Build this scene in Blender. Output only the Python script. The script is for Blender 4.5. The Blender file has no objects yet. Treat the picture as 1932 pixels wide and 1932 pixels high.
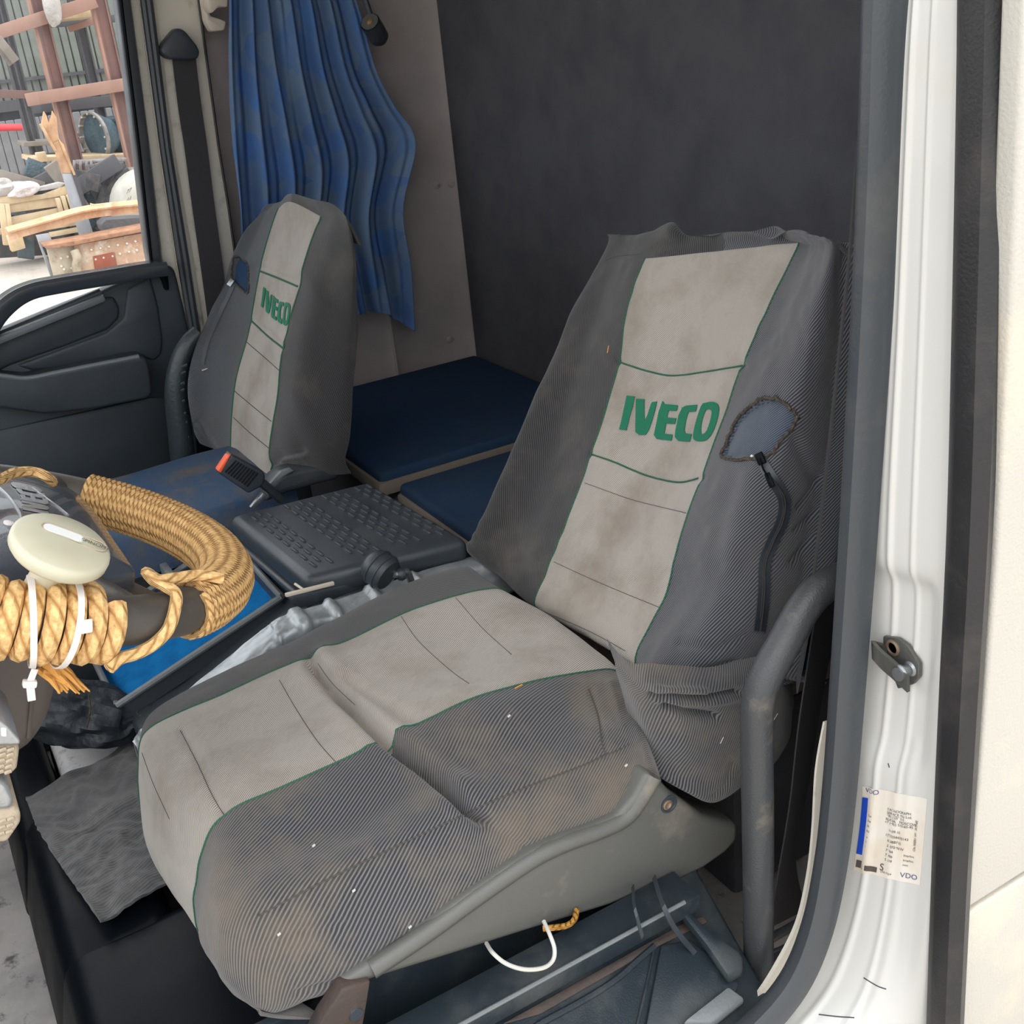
import bpy, bmesh, math, random
import numpy as np
from mathutils import Vector, Matrix
from mathutils.bvhtree import BVHTree
random.seed(4); rng = np.random.default_rng(4)
SC = bpy.context.scene; COL = SC.collection
Z0 = 2.35                                   # eye height above the yard; geometry below is given relative to the eye
# ------------------------------------------------------------------ camera
FPX = 2100.0
_x = np.array([4224., 1396., -FPX]); _x /= np.linalg.norm(_x)          # truck rearward axis seen from the camera
_y = np.array([-1316., 816., -FPX]); _y -= _x * _x.dot(_y); _y /= np.linalg.norm(_y)   # across the cab
CR = np.array([_x, _y, np.cross(_x, _y)])
cam = bpy.data.cameras.new('camera'); cam.sensor_width = 36; cam.lens = 36 * FPX / 1932; cam.clip_start = .02; cam.clip_end = 200
co = bpy.data.objects.new('camera', cam); COL.objects.link(co); SC.camera = co
_m = Matrix([list(CR[0]) + [0], list(CR[1]) + [0], list(CR[2]) + [Z0], [0, 0, 0, 1]]); co.matrix_world = _m
# ------------------------------------------------------------------ light
w = bpy.data.worlds.new('overcast'); SC.world = w; w.use_nodes = True
nt = w.node_tree; bg = nt.nodes['Background']
tc = nt.nodes.new('ShaderNodeTexCoord'); sx = nt.nodes.new('ShaderNodeSeparateXYZ'); cr = nt.nodes.new('ShaderNodeValToRGB')
nt.links.new(tc.outputs['Generated'], sx.inputs[0]); nt.links.new(sx.outputs['Z'], cr.inputs[0]); nt.links.new(cr.outputs[0], bg.inputs[0])
cr.color_ramp.elements[0].color = (.42, .45, .48, 1); cr.color_ramp.elements[1].color = (1.27, 1.29, 1.31, 1)   # overcast sky, zenith three times the horizon
bg.inputs[1].default_value = 3.0
sl = bpy.data.lights.new('sun', 'SUN'); sl.energy = .35; sl.angle = math.radians(40); sl.color = (1, .96, .9)
so = bpy.data.objects.new('sun', sl); COL.objects.link(so); so.location = (-4, -6, 9)
so.rotation_euler = Vector((.50, .52, -.75)).to_track_quat('-Z', 'Y').to_euler()
vs = SC.view_settings; SC.display_settings.display_device = 'sRGB'; vs.view_transform = 'Standard'; vs.look = 'None'; vs.gamma = 1; vs.exposure = 0.0; vs.use_curve_mapping = False
SC.cycles.max_bounces = 10; SC.cycles.diffuse_bounces = 6; SC.cycles.transparent_max_bounces = 12
# ------------------------------------------------------------------ helpers
def ray(px, py): return CR @ np.array([(px - 966) / FPX, (966 - py) / FPX, -1.])
def AY(px, py, y): d = ray(px, py); return d * (y / d[1])
def AX(px, py, x): d = ray(px, py); return d * (x / d[0])
def AZ(px, py, z): d = ray(px, py); return d * (z / d[2])
def proj(V): c = np.asarray(V) @ CR; return np.stack([966 + FPX * c[..., 0] / -c[..., 2], 966 - FPX * c[..., 1] / -c[..., 2]], -1)
def unit(v): v = np.asarray(v, float); return v / (np.linalg.norm(v) + 1e-12)
def A(*p): return np.array(p, float)
WL = {}
def obj(name, V, F, mat, parent=None, uv=None, angle=40, label=None, cat=None, group=None, kind=None, fm=None, flat=False, vcol=None):
    V = np.asarray(V, float).reshape(-1, 3); c = (V.min(0) + V.max(0)) / 2
    me = bpy.data.meshes.new(name); me.from_pydata((V - c).tolist(), [], [list(map(int, f)) for f in F])
    for m in (mat if isinstance(mat, (list, tuple)) else [mat]): me.materials.append(m)
    if fm is not None: me.polygons.foreach_set('material_index', np.asarray(fm, np.int32))
    if uv is not None:
        l = me.uv_layers.new(name='UVMap'); idx = np.empty(len(me.loops), np.int32); me.loops.foreach_get('vertex_index', idx)
        l.data.foreach_set('uv', np.asarray(uv, np.float32)[idx].ravel())
    me.validate(); me.update()
    if not flat:
        me.polygons.foreach_set('use_smooth', np.ones(len(me.polygons), bool)); me.set_sharp_from_angle(angle=math.radians(angle))
    return link(name, me, c, parent, label, cat, group, kind)
def link(name, me, c, parent=None, label=None, cat=None, group=None, kind=None):
    o = bpy.data.objects.new(name, me); COL.objects.link(o); W = np.array([c[0], c[1], c[2] + Z0]); WL[o.name] = W
    if parent is not None: o.parent = parent; o.location = W - WL[parent.name]
    else: o.location = W
    tag(o, label, cat, group, kind); return o
def tag(o, label=None, cat=None, group=None, kind=None):
    for k, v in (('label', label), ('category', cat), ('group', group), ('kind', kind)):
        if v: o[k] = v
    return o
def thing(name, loc, label, cat, group=None, kind=None): return link(name, None, A(*loc), None, label, cat, group, kind)
def clone(src, name, c, parent, rot=None):
    o = bpy.data.objects.new(name, src.data); COL.objects.link(o); W = np.array([c[0], c[1], c[2] + Z0]); WL[o.name] = W
    o.parent = parent; o.location = W - WL[parent.name]; o.rotation_euler = rot if rot is not None else src.rotation_euler
    return o
def bevelled(V, F, r, seg=2, ang=25):
    bm = bmesh.new(); vs_ = [bm.verts.new(v) for v in V]
    for f in F:
        try: bm.faces.new([vs_[i] for i in f])
        except ValueError: pass
    bmesh.ops.recalc_face_normals(bm, faces=bm.faces)
    if r > 0:
        e = [e for e in bm.edges if len(e.link_faces) == 2 and e.calc_face_angle(0) > math.radians(ang)]
        bmesh.ops.bevel(bm, geom=e, offset=r, segments=seg, profile=.5, affect='EDGES', clamp_overlap=True)
    bm.verts.index_update(); V2 = np.array([v.co[:] for v in bm.verts]); F2 = [[v.index for v in f.verts] for f in bm.faces]; bm.free()
    return V2, F2
def hexa(c8, r=0, seg=2):
    F = [(0, 3, 2, 1), (4, 5, 6, 7), (0, 1, 5, 4), (1, 2, 6, 5), (2, 3, 7, 6), (3, 0, 4, 7)]; return bevelled(c8, F, r, seg)
def box(x0, x1, y0, y1, z0, z1, r=0, seg=2):
    return hexa([A(x, y, z) for z in (z0, z1) for x, y in ((x0, y0), (x1, y0), (x1, y1), (x0, y1))], r, seg)
def obox(c, ax, ay, az, r=0, seg=2):           # centre and three half-axis vectors
    c, ax, ay, az = map(np.asarray, (c, ax, ay, az))
    return hexa([c + sx * ax + sy * ay + sz * az for sz in (-1, 1) for sx, sy in ((-1, -1), (1, -1), (1, 1), (-1, 1))], r, seg)
def beam(P0, P1, w_, d_, r=0):                 # bar from P0 to P1, w_ across (facing the truck), d_ deep along y
    t = unit(P1 - P0); b = unit(A(0, 1, 0) - t * t[1]); a = np.cross(t, b)
    return obox((P0 + P1) / 2, (P1 - P0) / 2, a * w_ / 2, b * d_ / 2, r)
def prism(poly, off, r=0, seg=2):              # polygon of 3D points extruded by the vector off
    n = len(poly); P = [np.asarray(p) for p in poly]; V = P + [p + np.asarray(off) for p in P]
    F = [list(range(n))[::-1], list(range(n, 2 * n))] + [[i, (i + 1) % n, n + (i + 1) % n, n + i] for i in range(n)]
    return bevelled(V, F, r, seg, 20)
def slab(px, y, d, r=0, seg=2): return prism([AY(a, b, y) for a, b in px], A(0, d, 0), r, seg)
def smooth_path(P, n=8, closed=False):
    P = np.asarray(P, float); out = []; N = len(P)
    for i in range(N if closed else N - 1):
        g = (lambda k: P[k % N]) if closed else (lambda k: P[min(max(k, 0), N - 1)])
        p0, p1, p2, p3 = g(i - 1), g(i), g(i + 1), g(i + 2)
        for t in np.arange(n) / n:
            out.append(.5 * (2 * p1 + (p2 - p0) * t + (2 * p0 - 5 * p1 + 4 * p2 - p3) * t * t + (3 * p1 - p0 - 3 * p2 + p3) * t ** 3))
    if not closed: out.append(P[-1])
    return np.array(out)
def tube(P, r, n=8, closed=False, up=None, prof=None):
    P = np.asarray(P, float); N = len(P)
    T = np.array([unit(P[(i + 1) % N] - P[i - 1]) if closed else unit(P[min(i + 1, N - 1)] - P[max(i - 1, 0)]) for i in range(N)])
    a = np.cross(T[0], A(0, 0, 1) if abs(T[0][2]) < .9 else A(1, 0, 0)) if up is None else np.cross(up, T[0])
    R = np.full(N, r) if np.isscalar(r) else np.asarray(r); L = np.r_[0, np.cumsum(np.linalg.norm(np.diff(P, axis=0), axis=1))]
    if prof is None: th = np.arange(n) * 2 * np.pi / n; prof = np.stack([np.cos(th), np.sin(th)], 1)
    prof = np.asarray(prof); n = len(prof); V = []; UV = []
    for i in range(N):
        a = unit(a - T[i] * a.dot(T[i])) if up is None else unit(np.cross(up, T[i])); b = np.cross(T[i], a)
        for k in range(n): V.append(P[i] + R[i] * (prof[k, 0] * a + prof[k, 1] * b)); UV.append((k / n, L[i]))
    F = [[i * n + k, i * n + (k + 1) % n, ((i + 1) % N) * n + (k + 1) % n, ((i + 1) % N) * n + k] for i in range(N if closed else N - 1) for k in range(n)]
    if not closed: F += [list(range(n))[::-1], list(range((N - 1) * n, N * n))]
    return np.array(V), F, np.array(UV)
def lathe(o, ax, prof, n=28):
    o = np.asarray(o); ax = unit(ax); a = unit(np.cross(ax, A(.3, .9, .2))); b = np.cross(ax, a); V = []; F = []
    for r_, h in prof:
        for k in range(n): t = 2 * np.pi * k / n; V.append(o + ax * h + r_ * (a * math.cos(t) + b * math.sin(t)))
    for i in range(len(prof) - 1):
        for k in range(n): F.append([i * n + k, i * n + (k + 1) % n, (i + 1) * n + (k + 1) % n, (i + 1) * n + k])
    F += [list(range(n))[::-1], list(range((len(prof) - 1) * n, len(prof) * n))]
    return np.array(V), F
def join(*parts):
    V = []; F = []; k = 0
    for p in parts:
        v, f = p[0], p[1]; V.append(np.asarray(v).reshape(-1, 3)); F += [[i + k for i in q] for q in f]; k += len(V[-1])
    return np.concatenate(V), F
def cr_interp(net, nv, nu):                    # Catmull-Rom surface through a control net (rows, cols, 3)
    def w_(N, n):
        M = np.zeros((n, N)); s = np.linspace(0, N - 1, n)
        for j, q in enumerate(s):
            i = min(int(q), N - 2); t = q - i
            for k, c in zip((i - 1, i, i + 1, i + 2), (-.5 * t + t * t - .5 * t ** 3, 1 - 2.5 * t * t + 1.5 * t ** 3, .5 * t + 2 * t * t - 1.5 * t ** 3, -.5 * t * t + .5 * t ** 3)): M[j, min(max(k, 0), N - 1)] += c
        return M, s
    Mv, sv = w_(net.shape[0], nv); Mu, su = w_(net.shape[1], nu)
    return np.einsum('vr,rck,uc->vuk', Mv, net, Mu), sv, su
def gnormal(G):
    n = np.cross(np.gradient(G, axis=1), np.gradient(G, axis=0)); n /= np.linalg.norm(n, axis=2, keepdims=True) + 1e-12
    s = np.sign(-(n * G).sum(2)); return n * np.where(s.mean() >= 0, 1, -1)
def guv(G):
    du = np.r_[0, np.cumsum(np.linalg.norm(np.diff(G, axis=1), axis=2).mean(0))]; dv = np.r_[0, np.cumsum(np.linalg.norm(np.diff(G, axis=0), axis=2).mean(1))]
    return np.stack(np.meshgrid(du, dv), -1)
def seg_d(Q, pl):                              # distance of points Q (..,2) to a polyline
    d = np.full(Q.shape[:-1], 1e9)
    for a, b in zip(np.asarray(pl, float)[:-1], np.asarray(pl, float)[1:]):
        t = np.clip(((Q - a) @ (b - a)) / ((b - a) @ (b - a)), 0, 1); d = np.minimum(d, np.linalg.norm(Q - a - t[..., None] * (b - a), axis=-1))
    return d
def inside(Q, poly):
    x, y = Q[..., 0], Q[..., 1]; r = np.zeros(x.shape, bool); P = np.asarray(poly, float)
    for (x0, y0), (x1, y1) in zip(P, np.roll(P, -1, 0)):
        c = ((y0 > y) != (y1 > y)) & (x < (x1 - x0) * (y - y0) / (y1 - y0 + 1e-9) + x0); r ^= c
    return r
def noise2(sh, s, seed=0):                     # smooth random field
    r_ = np.random.default_rng(seed); g = r_.normal(size=(max(3, sh[0] // s + 3), max(3, sh[1] // s + 3), 1)); return cr_interp(g, sh[0], sh[1])[0][..., 0]
class Surf:                                    # dense cloth or panel surface, cut into parts, with points found on it
    def __init__(s, net, nv, nu, disp=None):
        s.G, s.sv, s.su = cr_interp(np.asarray(net, float), nv, nu)
        for _ in range(1): s.N = gnormal(s.G)
        if disp is not None: s.G = s.G + s.N * disp(s)[..., None]; s.N = gnormal(s.G)
        s.finish()
    def finish(s):
        s.uv = guv(s.G); nv, nu = s.G.shape[:2]; i = np.arange(nv * nu).reshape(nv, nu)
        s.Q = np.stack([i[:-1, :-1], i[:-1, 1:], i[1:, 1:], i[1:, :-1]], -1); s.V = s.G.reshape(-1, 3)
        s.bvh = BVHTree.FromPolygons([Vector(v) for v in s.V], s.Q.reshape(-1, 4).tolist()); s.dist = float(np.median(np.linalg.norm(s.V, axis=1)))
    def P(s): return proj(s.G)
    def cellP(s): p = s.P(); return (p[:-1, :-1] + p[1:, 1:]) / 2
    def part(s, mask, name, mat, parent, **k):
        F = s.Q[mask]; idx, inv = np.unique(F, return_inverse=True)
        return obj(name, s.V[idx], inv.reshape(-1, 4), mat, parent, uv=s.uv.reshape(-1, 2)[idx], angle=80, **k)
    def hit(s, px, py, off=0.):
        d = Vector(ray(px, py)).normalized(); h = s.bvh.ray_cast(Vector((0, 0, 0)), d)
        if h[0] is None: h = s.bvh.find_nearest(d * getattr(s, 'dist', 1.3))
        n = h[1] if h[1].dot(d) < 0 else -h[1]; return np.array(h[0] + n * off), np.array(n)
    def line(s, pl, r, off=0., n=6, step=6):
        q = smooth_path(np.asarray(pl, float), 6); return tube(smooth_path(np.array([s.hit(a, b, off)[0] for a, b in q]), 2), r, n)
    def patch(s, poly, off, th, cuts=2):        # thin piece of cloth laid on the surface
        bm = bmesh.new(); f = bm.faces.new([bm.verts.new((a, b, 0)) for a, b in poly]); f.normal_update(); bmesh.ops.triangulate(bm, faces=[f])
        for _ in range(cuts): bmesh.ops.subdivide_edges(bm, edges=bm.edges[:], cuts=1, use_grid_fill=True)
        bmesh.ops.triangulate(bm, faces=bm.faces[:])
        bm.verts.index_update(); q = [v.co[:2] for v in bm.verts]; F = [[v.index for v in f.verts] for f in bm.faces]; n = len(q)
        be = [(e.verts[0].index, e.verts[1].index) for e in bm.edges if len(e.link_faces) == 1]; bm.free()
        V = np.array([s.hit(x, y, off + th)[0] for x, y in q] + [s.hit(x, y, off)[0] for x, y in q])
        return V, F + [[i + n for i in f[::-1]] for f in F] + [[i, j, j + n, i + n] for i, j in be]
def ribbon(P, W_, th):                         # strap: centre points, half-width vectors
    P = np.asarray(P, float); W_ = np.asarray(W_, float); N = len(P); T = np.gradient(P, axis=0); V = []
    for i in range(N):
        b = unit(np.cross(T[i], W_[i])) * th / 2; V += [P[i] - W_[i] - b, P[i] + W_[i] - b, P[i] + W_[i] + b, P[i] - W_[i] + b]
    F = [[i * 4 + k, i * 4 + (k + 1) % 4, i * 4 + 4 + (k + 1) % 4, i * 4 + 4 + k] for i in range(N - 1) for k in range(4)] + [[3, 2, 1, 0], [N * 4 - 4, N * 4 - 3, N * 4 - 2, N * 4 - 1]]
    return np.array(V), F
def text2d(s, size=1.):
    c = bpy.data.curves.new('t', 'FONT'); c.body = s; c.size = size; o = bpy.data.objects.new('t', c); COL.objects.link(o)
    me = bpy.data.meshes.new_from_object(o.evaluated_get(bpy.context.evaluated_depsgraph_get()))
    V = np.array([v.co[:] for v in me.vertices]).reshape(-1, 3); F = [list(p.vertices) for p in me.polygons]
    bpy.data.objects.remove(o); bpy.data.curves.remove(c); bpy.data.meshes.remove(me); return V, F
# ------------------------------------------------------------------ materials
def C(r, g, b): return tuple(((v / 255) / 12.92 if v <= 10 else ((v / 255 + .055) / 1.055) ** 2.4) for v in (r, g, b)) + (1,)
def nodes(name):
    m = bpy.data.materials.new(name); m.use_nodes = True; t = m.node_tree
    return m, t, t.nodes['Principled BSDF'], None, t.links.new
def mk(t, k, a):
    n = t.nodes.new(k)
    for x, y in a.items(): setattr(n, x, y)
    return n
def mixc(t, fac, a, b, blend='MIX'):
    n = t.nodes.new('ShaderNodeMix'); n.data_type = 'RGBA'; n.blend_type = blend
    for s_, v in ((n.inputs[0], fac), (n.inputs[6], a), (n.inputs[7], b)):
        if hasattr(v, 'is_output'): t.links.new(v, s_)
        else: s_.default_value = v
    return n.outputs[2]
def noise(t, vec, scale, detail=4, rough=.55, lo=.35, hi=.7):
    n = t.nodes.new('ShaderNodeTexNoise'); n.inputs['Scale'].default_value = scale; n.inputs['Detail'].default_value = detail; n.inputs['Roughness'].default_value = rough
    t.links.new(vec, n.inputs['Vector']); r = t.nodes.new('ShaderNodeMapRange'); r.inputs[1].default_value = lo; r.inputs[2].default_value = hi
    t.links.new(n.outputs[0], r.inputs[0]); return r.outputs[0]
def bump(t, b, h, dist, st=1.):
    n = t.nodes.new('ShaderNodeBump'); n.inputs['Distance'].default_value = dist; n.inputs['Strength'].default_value = st; t.links.new(h, n.inputs['Height'])
    t.links.new(n.outputs[0], b.inputs['Normal'])
def mat(name, col, rough=.6, metal=0., col2=None, vs_=6., lo=.4, hi=.7, dirt=None, ds=14., dlo=.55, dhi=.75, bs=200., bd=.0004, coat=0, spec=.5, rvar=0.):
    m, t, b, _, L = nodes(name); v = t.nodes.new('ShaderNodeTexCoord').outputs['Object']; c = col
    if col2: c = mixc(t, noise(t, v, vs_, 4, .6, lo, hi), col, col2)
    if dirt: c = mixc(t, noise(t, v, ds, 6, .65, dlo, dhi), c, dirt)
    if hasattr(c, 'is_output'): L(c, b.inputs['Base Color'])
    else: b.inputs['Base Color'].default_value = c
    b.inputs['Roughness'].default_value = rough; b.inputs['Metallic'].default_value = metal; b.inputs['Coat Weight'].default_value = coat; b.inputs['Specular IOR Level'].default_value = spec
    if rvar:
        r = t.nodes.new('ShaderNodeMapRange'); r.inputs[3].default_value = rough - rvar; r.inputs[4].default_value = rough + rvar
        L(noise(t, v, ds, 5), r.inputs[0]); L(r.outputs[0], b.inputs['Roughness'])
    if bd: bump(t, b, noise(t, v, bs, 3, .5, .2, .8), bd)
    return m
def fabric(name, c1, c2, period, dirt, dlo=.5, dhi=.85, ang=(1, 1), ds=9., mottled=None, thr=(.25, .75)):
    m, t, b, _, L = nodes(name); tcn = t.nodes.new('ShaderNodeTexCoord'); uv = tcn.outputs['UV']; ob = tcn.outputs['Object']
    mp = t.nodes.new('ShaderNodeMapping'); k = 2 * math.pi / period / 20; mp.inputs['Scale'].default_value = (k * ang[0] * 2, k * ang[1] * 2, 0); L(uv, mp.inputs[0])
    wv = t.nodes.new('ShaderNodeTexWave'); wv.wave_type = 'BANDS'; wv.bands_direction = 'DIAGONAL'; wv.inputs['Scale'].default_value = 1; wv.inputs['Distortion'].default_value = .35; wv.inputs['Detail'].default_value = 0; L(mp.outputs[0], wv.inputs[0])
    r = t.nodes.new('ShaderNodeMapRange'); r.inputs[1].default_value = thr[0]; r.inputs[2].default_value = thr[1]; L(wv.outputs['Fac'], r.inputs[0])
    c = mixc(t, r.outputs[0], c1, c2)
    if mottled: c = mixc(t, noise(t, ob, 60, 3, .6, .35, .75), c, mottled)
    if dirt: c = mixc(t, noise(t, ob, ds, 6, .62, dlo, dhi), c, dirt)
    L(c, b.inputs['Base Color']); b.inputs['Roughness'].default_value = .92; b.inputs['Specular IOR Level'].default_value = .15; b.inputs['Sheen Weight'].default_value = .25; b.inputs['Sheen Roughness'].default_value = .6
    bump(t, b, r.outputs[0], .0006, .6); return m
def ropemat(name, c1, c2, strands, pitch):
    m, t, b, _, L = nodes(name); tcn = t.nodes.new('ShaderNodeTexCoord'); uv = tcn.outputs['UV']
    s = t.nodes.new('ShaderNodeSeparateXYZ'); L(uv, s.inputs[0])
    a = mk(t, 'ShaderNodeMath', dict(operation='MULTIPLY')); a.inputs[1].default_value = strands; L(s.outputs[0], a.inputs[0])
    q = mk(t, 'ShaderNodeMath', dict(operation='MULTIPLY_ADD')); q.inputs[1].default_value = 1 / pitch; L(s.outputs[1], q.inputs[0]); L(a.outputs[0], q.inputs[2])
    p = mk(t, 'ShaderNodeMath', dict(operation='PINGPONG')); p.inputs[1].default_value = .5; L(q.outputs[0], p.inputs[0])
    d = mk(t, 'ShaderNodeMath', dict(operation='MULTIPLY')); d.inputs[1].default_value = 2; L(p.outputs[0], d.inputs[0])
    r = t.nodes.new('ShaderNodeMapRange'); r.inputs[1].default_value = 0; r.inputs[2].default_value = .45; L(d.outputs[0], r.inputs[0])
    c = mixc(t, r.outputs[0], c2, c1); c = mixc(t, noise(t, tcn.outputs['Object'], 160, 3, .6, .4, .8), c, c2); L(c, b.inputs['Base Color'])
    b.inputs['Roughness'].default_value = .85; b.inputs['Specular IOR Level'].default_value = .2; bump(t, b, r.outputs[0], .0016, .9); return m
M = {}
M['cloth_light'] = fabric('cloth_light', C(190, 181, 170), C(130, 124, 118), .0036, C(122, 109, 92), .46, .88)
M['cloth_dark'] = fabric('cloth_dark', C(42, 44, 50), C(108, 106, 104), .0040, C(116, 104, 88), .44, .85, ang=(1, .55), thr=(.35, .95))
M['cloth_dark_back'] = fabric('cloth_dark_back', C(44, 46, 54), C(106, 106, 108), .0038, C(92, 86, 78), .56, .98, ang=(1, .55), thr=(.35, .95))
M['cloth_shaded'] = fabric('cloth_shaded', C(36, 36, 40), C(62, 61, 60), .0036, C(88, 80, 72), .5, .9, ang=(1, -.5))  # darker copy of the seat cloth; shade on sides turned from light painted in
M['cloth_pass'] = fabric('cloth_pass', C(64, 69, 76), C(90, 92, 94), .004, C(80, 76, 70), .5, .9)
M['cloth_patch'] = fabric('cloth_patch', C(50, 58, 70), C(84, 94, 108), .004, None)
M['green'] = mat('green_thread', C(34, 92, 68), .8, bs=900, bd=.0003, col2=C(56, 92, 74), vs_=30)
M['green_logo'] = mat('green_embroidery', C(0, 112, 80), .7, bs=1200, bd=.0004)
M['thread'] = mat('dark_thread', C(76, 73, 70), .9)
M['fray'] = mat('frayed_thread', C(70, 62, 56), .95, col2=C(110, 100, 90), vs_=200, bs=800, bd=.002)
M['shell'] = mat('grey_seat_plastic', C(92, 92, 88), .42, bs=900, bd=.0002, dirt=C(150, 140, 124), ds=9, dlo=.6, dhi=.9, rvar=.08)
M['black'] = mat('black_plastic', C(54, 60, 66), .42, bs=700, bd=.0002, dirt=C(78, 76, 72), ds=10, dlo=.55, dhi=.9, rvar=.1)
M['black_gloss'] = mat('black_gloss_plastic', C(13, 17, 22), .42, spec=.08, bs=300, bd=.0001, dirt=C(40, 32, 28), ds=5, dlo=.58, dhi=.85, rvar=.1)
M['glaretrim'] = mat('glare_trim', C(112, 118, 122), .45)  # lighter grey: glare on the pull bar and pocket lip put into the colour
M['rail'] = mat('smooth_rail', C(58, 64, 70), .24, bd=0, spec=.7, coat=.5)
M['black_soft'] = mat('black_trim', C(58, 66, 72), .45, bs=900, bd=.0003, col2=C(50, 56, 62))
M['wheel'] = mat('wheel_plastic', C(74, 70, 66), .38, bs=700, bd=.0001, dirt=C(104, 94, 84), ds=12)
M['pad'] = mat('horn_pad_plastic', C(72, 78, 88), .22, bs=900, bd=.0001, coat=.5)
M['silver'] = mat('silver_plastic', C(170, 172, 174), .35, metal=.5)
M['cream'] = mat('cream_knob', C(200, 197, 174), .42, col2=C(192, 186, 162), vs_=12, bd=0)
M['ivory'] = mat('cream_grid_plastic', C(178, 164, 142), .6, dirt=C(96, 76, 56), ds=40, dlo=.5, dhi=.75)
M['white_inlay'] = mat('white_inlay', C(236, 238, 236), .5, bd=0)
M['tie'] = mat('white_nylon', C(232, 226, 222), .4, bd=0)
M['shroud'] = mat('brown_grey_shroud', C(92, 84, 80), .5, bs=700, bd=.0002)
M['rope'] = ropemat('thin_sisal', C(216, 176, 120), C(156, 114, 66), 3, .0113)
M['rope2'] = ropemat('thick_sisal', C(234, 196, 138), C(176, 130, 78), 3, .020)
M['fibre'] = mat('loose_fibre', C(206, 150, 78), .9)
M['white'] = mat('white_paint', C(208, 207, 203), .3, coat=.4, bd=0, dirt=C(206, 196, 178), ds=5, dlo=.55, dhi=.95)
M['white_skin'] = mat('white_cab_skin', C(186, 182, 173), .45, bs=300, bd=.0004, dirt=C(220, 206, 178), ds=5, dlo=.55, dhi=.9)
M['beige'] = mat('cream_painted_metal', C(216, 210, 196), .45, dirt=C(150, 140, 122), ds=12, dlo=.55, dhi=.8, bd=0)
M['rubber'] = mat('rubber_seal', C(36, 36, 38), .5, bs=300, bd=.0003, dirt=C(76, 70, 66), ds=9, dlo=.5, dhi=.9, rvar=.1)
M['rubber_in'] = mat('rubber_trim', C(62, 66, 70), .42, bs=300, bd=.0002, dirt=C(96, 92, 86), ds=7, dlo=.55, dhi=.9, rvar=.12)
M['belt'] = mat('belt_webbing', C(54, 52, 54), .8, bs=900, bd=.0003)
M['tubecoat'] = mat('handle_coating', C(60, 62, 64), .42, bs=500, bd=.0003, dirt=C(120, 112, 102), ds=14, dlo=.55, dhi=.8, rvar=.08)
M['lining'] = mat('grey_lining', C(178, 168, 163), .95, col2=C(164, 156, 153), vs_=7, bs=600, bd=.0006, spec=.1)
M['lining_dark'] = mat('dark_felt', C(94, 94, 98), .97, col2=C(84, 84, 89), vs_=9, bs=500, bd=.001, spec=.05)
M['floor'] = mat('worn_floor', C(176, 172, 168), .55, col2=C(142, 140, 140), vs_=10, dirt=C(84, 82, 82), ds=30, dlo=.58, dhi=.7, bs=60, bd=.001)
M['scuffed'] = mat('scuffed_paint', C(206, 204, 204), .5, col2=C(180, 178, 180), vs_=12, dirt=C(118, 116, 120), ds=34, dlo=.56, dhi=.7, bs=60, bd=.001)
M['mat'] = fabric('woven_mat', C(92, 92, 92), C(74, 75, 76), .005, C(52, 54, 58), .42, .72, ang=(.2, 1), ds=14, mottled=C(108, 107, 105))
M['foil'] = mat('aluminium_foil', C(176, 181, 184), .45, metal=.5, col2=C(140, 146, 150), vs_=20, bs=45, bd=.0012)
M['bluemat'] = mat('blue_felt', C(22, 110, 172), .95, col2=C(16, 94, 152), vs_=30, bs=500, bd=.0012, spec=.1)
M['traylip'] = mat('tray_lip', C(110, 114, 116), .4)
M['navy'] = mat('navy_cloth', C(62, 84, 112), .9, col2=C(78, 90, 106), vs_=14, dirt=C(104, 96, 88), ds=11, dlo=.5, dhi=.72, bs=400, bd=.0006, spec=.15)
M['navy_dark'] = mat('navy_bunk_cloth', C(44, 66, 92), .95, col2=C(52, 66, 86), vs_=14, bs=400, bd=.0006, spec=.1)
M['edge'] = mat('beige_edging', C(128, 118, 106), .9, bs=300, bd=.0005)
M['metal'] = mat('grey_metal', C(150, 154, 158), .35, metal=.8)
M['dark_metal'] = mat('striker_metal', C(104, 104, 100), .4, metal=.6, dirt=C(90, 80, 66), ds=40)
M['orange'] = mat('orange_button', C(236, 92, 50), .5, bd=0)
M['rust'] = mat('rusty_metal', C(140, 100, 74), .85, col2=C(170, 128, 96), vs_=9, dirt=C(96, 62, 46), ds=16, bs=60, bd=.003)
M['rust_dark'] = mat('dark_rust', C(58, 52, 50), .7, col2=C(82, 64, 54), vs_=12, bs=80, bd=.001)
M['brownsteel'] = mat('brown_steel', C(112, 82, 78), .7, col2=C(134, 100, 90), vs_=1.5, bd=0)
M['orangesteel'] = mat('orange_brown_steel', C(158, 124, 108), .75, col2=C(138, 106, 94), vs_=2, bd=0)
M['darksteel'] = mat('dark_steel', C(74, 72, 76), .7, bd=0)
M['fence'] = mat('sheet_green_grey', C(104, 110, 102), .6, col2=C(120, 126, 118), vs_=2, bd=0)
M['fence2'] = mat('sheet_grey', C(126, 127, 128), .6, col2=C(104, 104, 107), vs_=4, bd=0)
M['wood'] = mat('pale_timber', C(210, 190, 156), .85, col2=C(184, 156, 118), vs_=3, bd=0)
M['wood_grey'] = mat('grey_timber', C(132, 124, 114), .9, col2=C(106, 98, 90), vs_=3, bd=0)
M['plank_orange'] = mat('orange_beam', C(212, 172, 134), .8, col2=C(188, 136, 100), vs_=5, dirt=C(226, 196, 160), ds=6, bd=0)
M['rail_rust'] = mat('rail_rust', C(184, 158, 132), .9, col2=C(158, 98, 70), vs_=2.4, dirt=C(206, 196, 178), ds=5, dlo=.5, dhi=.65, bs=30, bd=.004)
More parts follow.
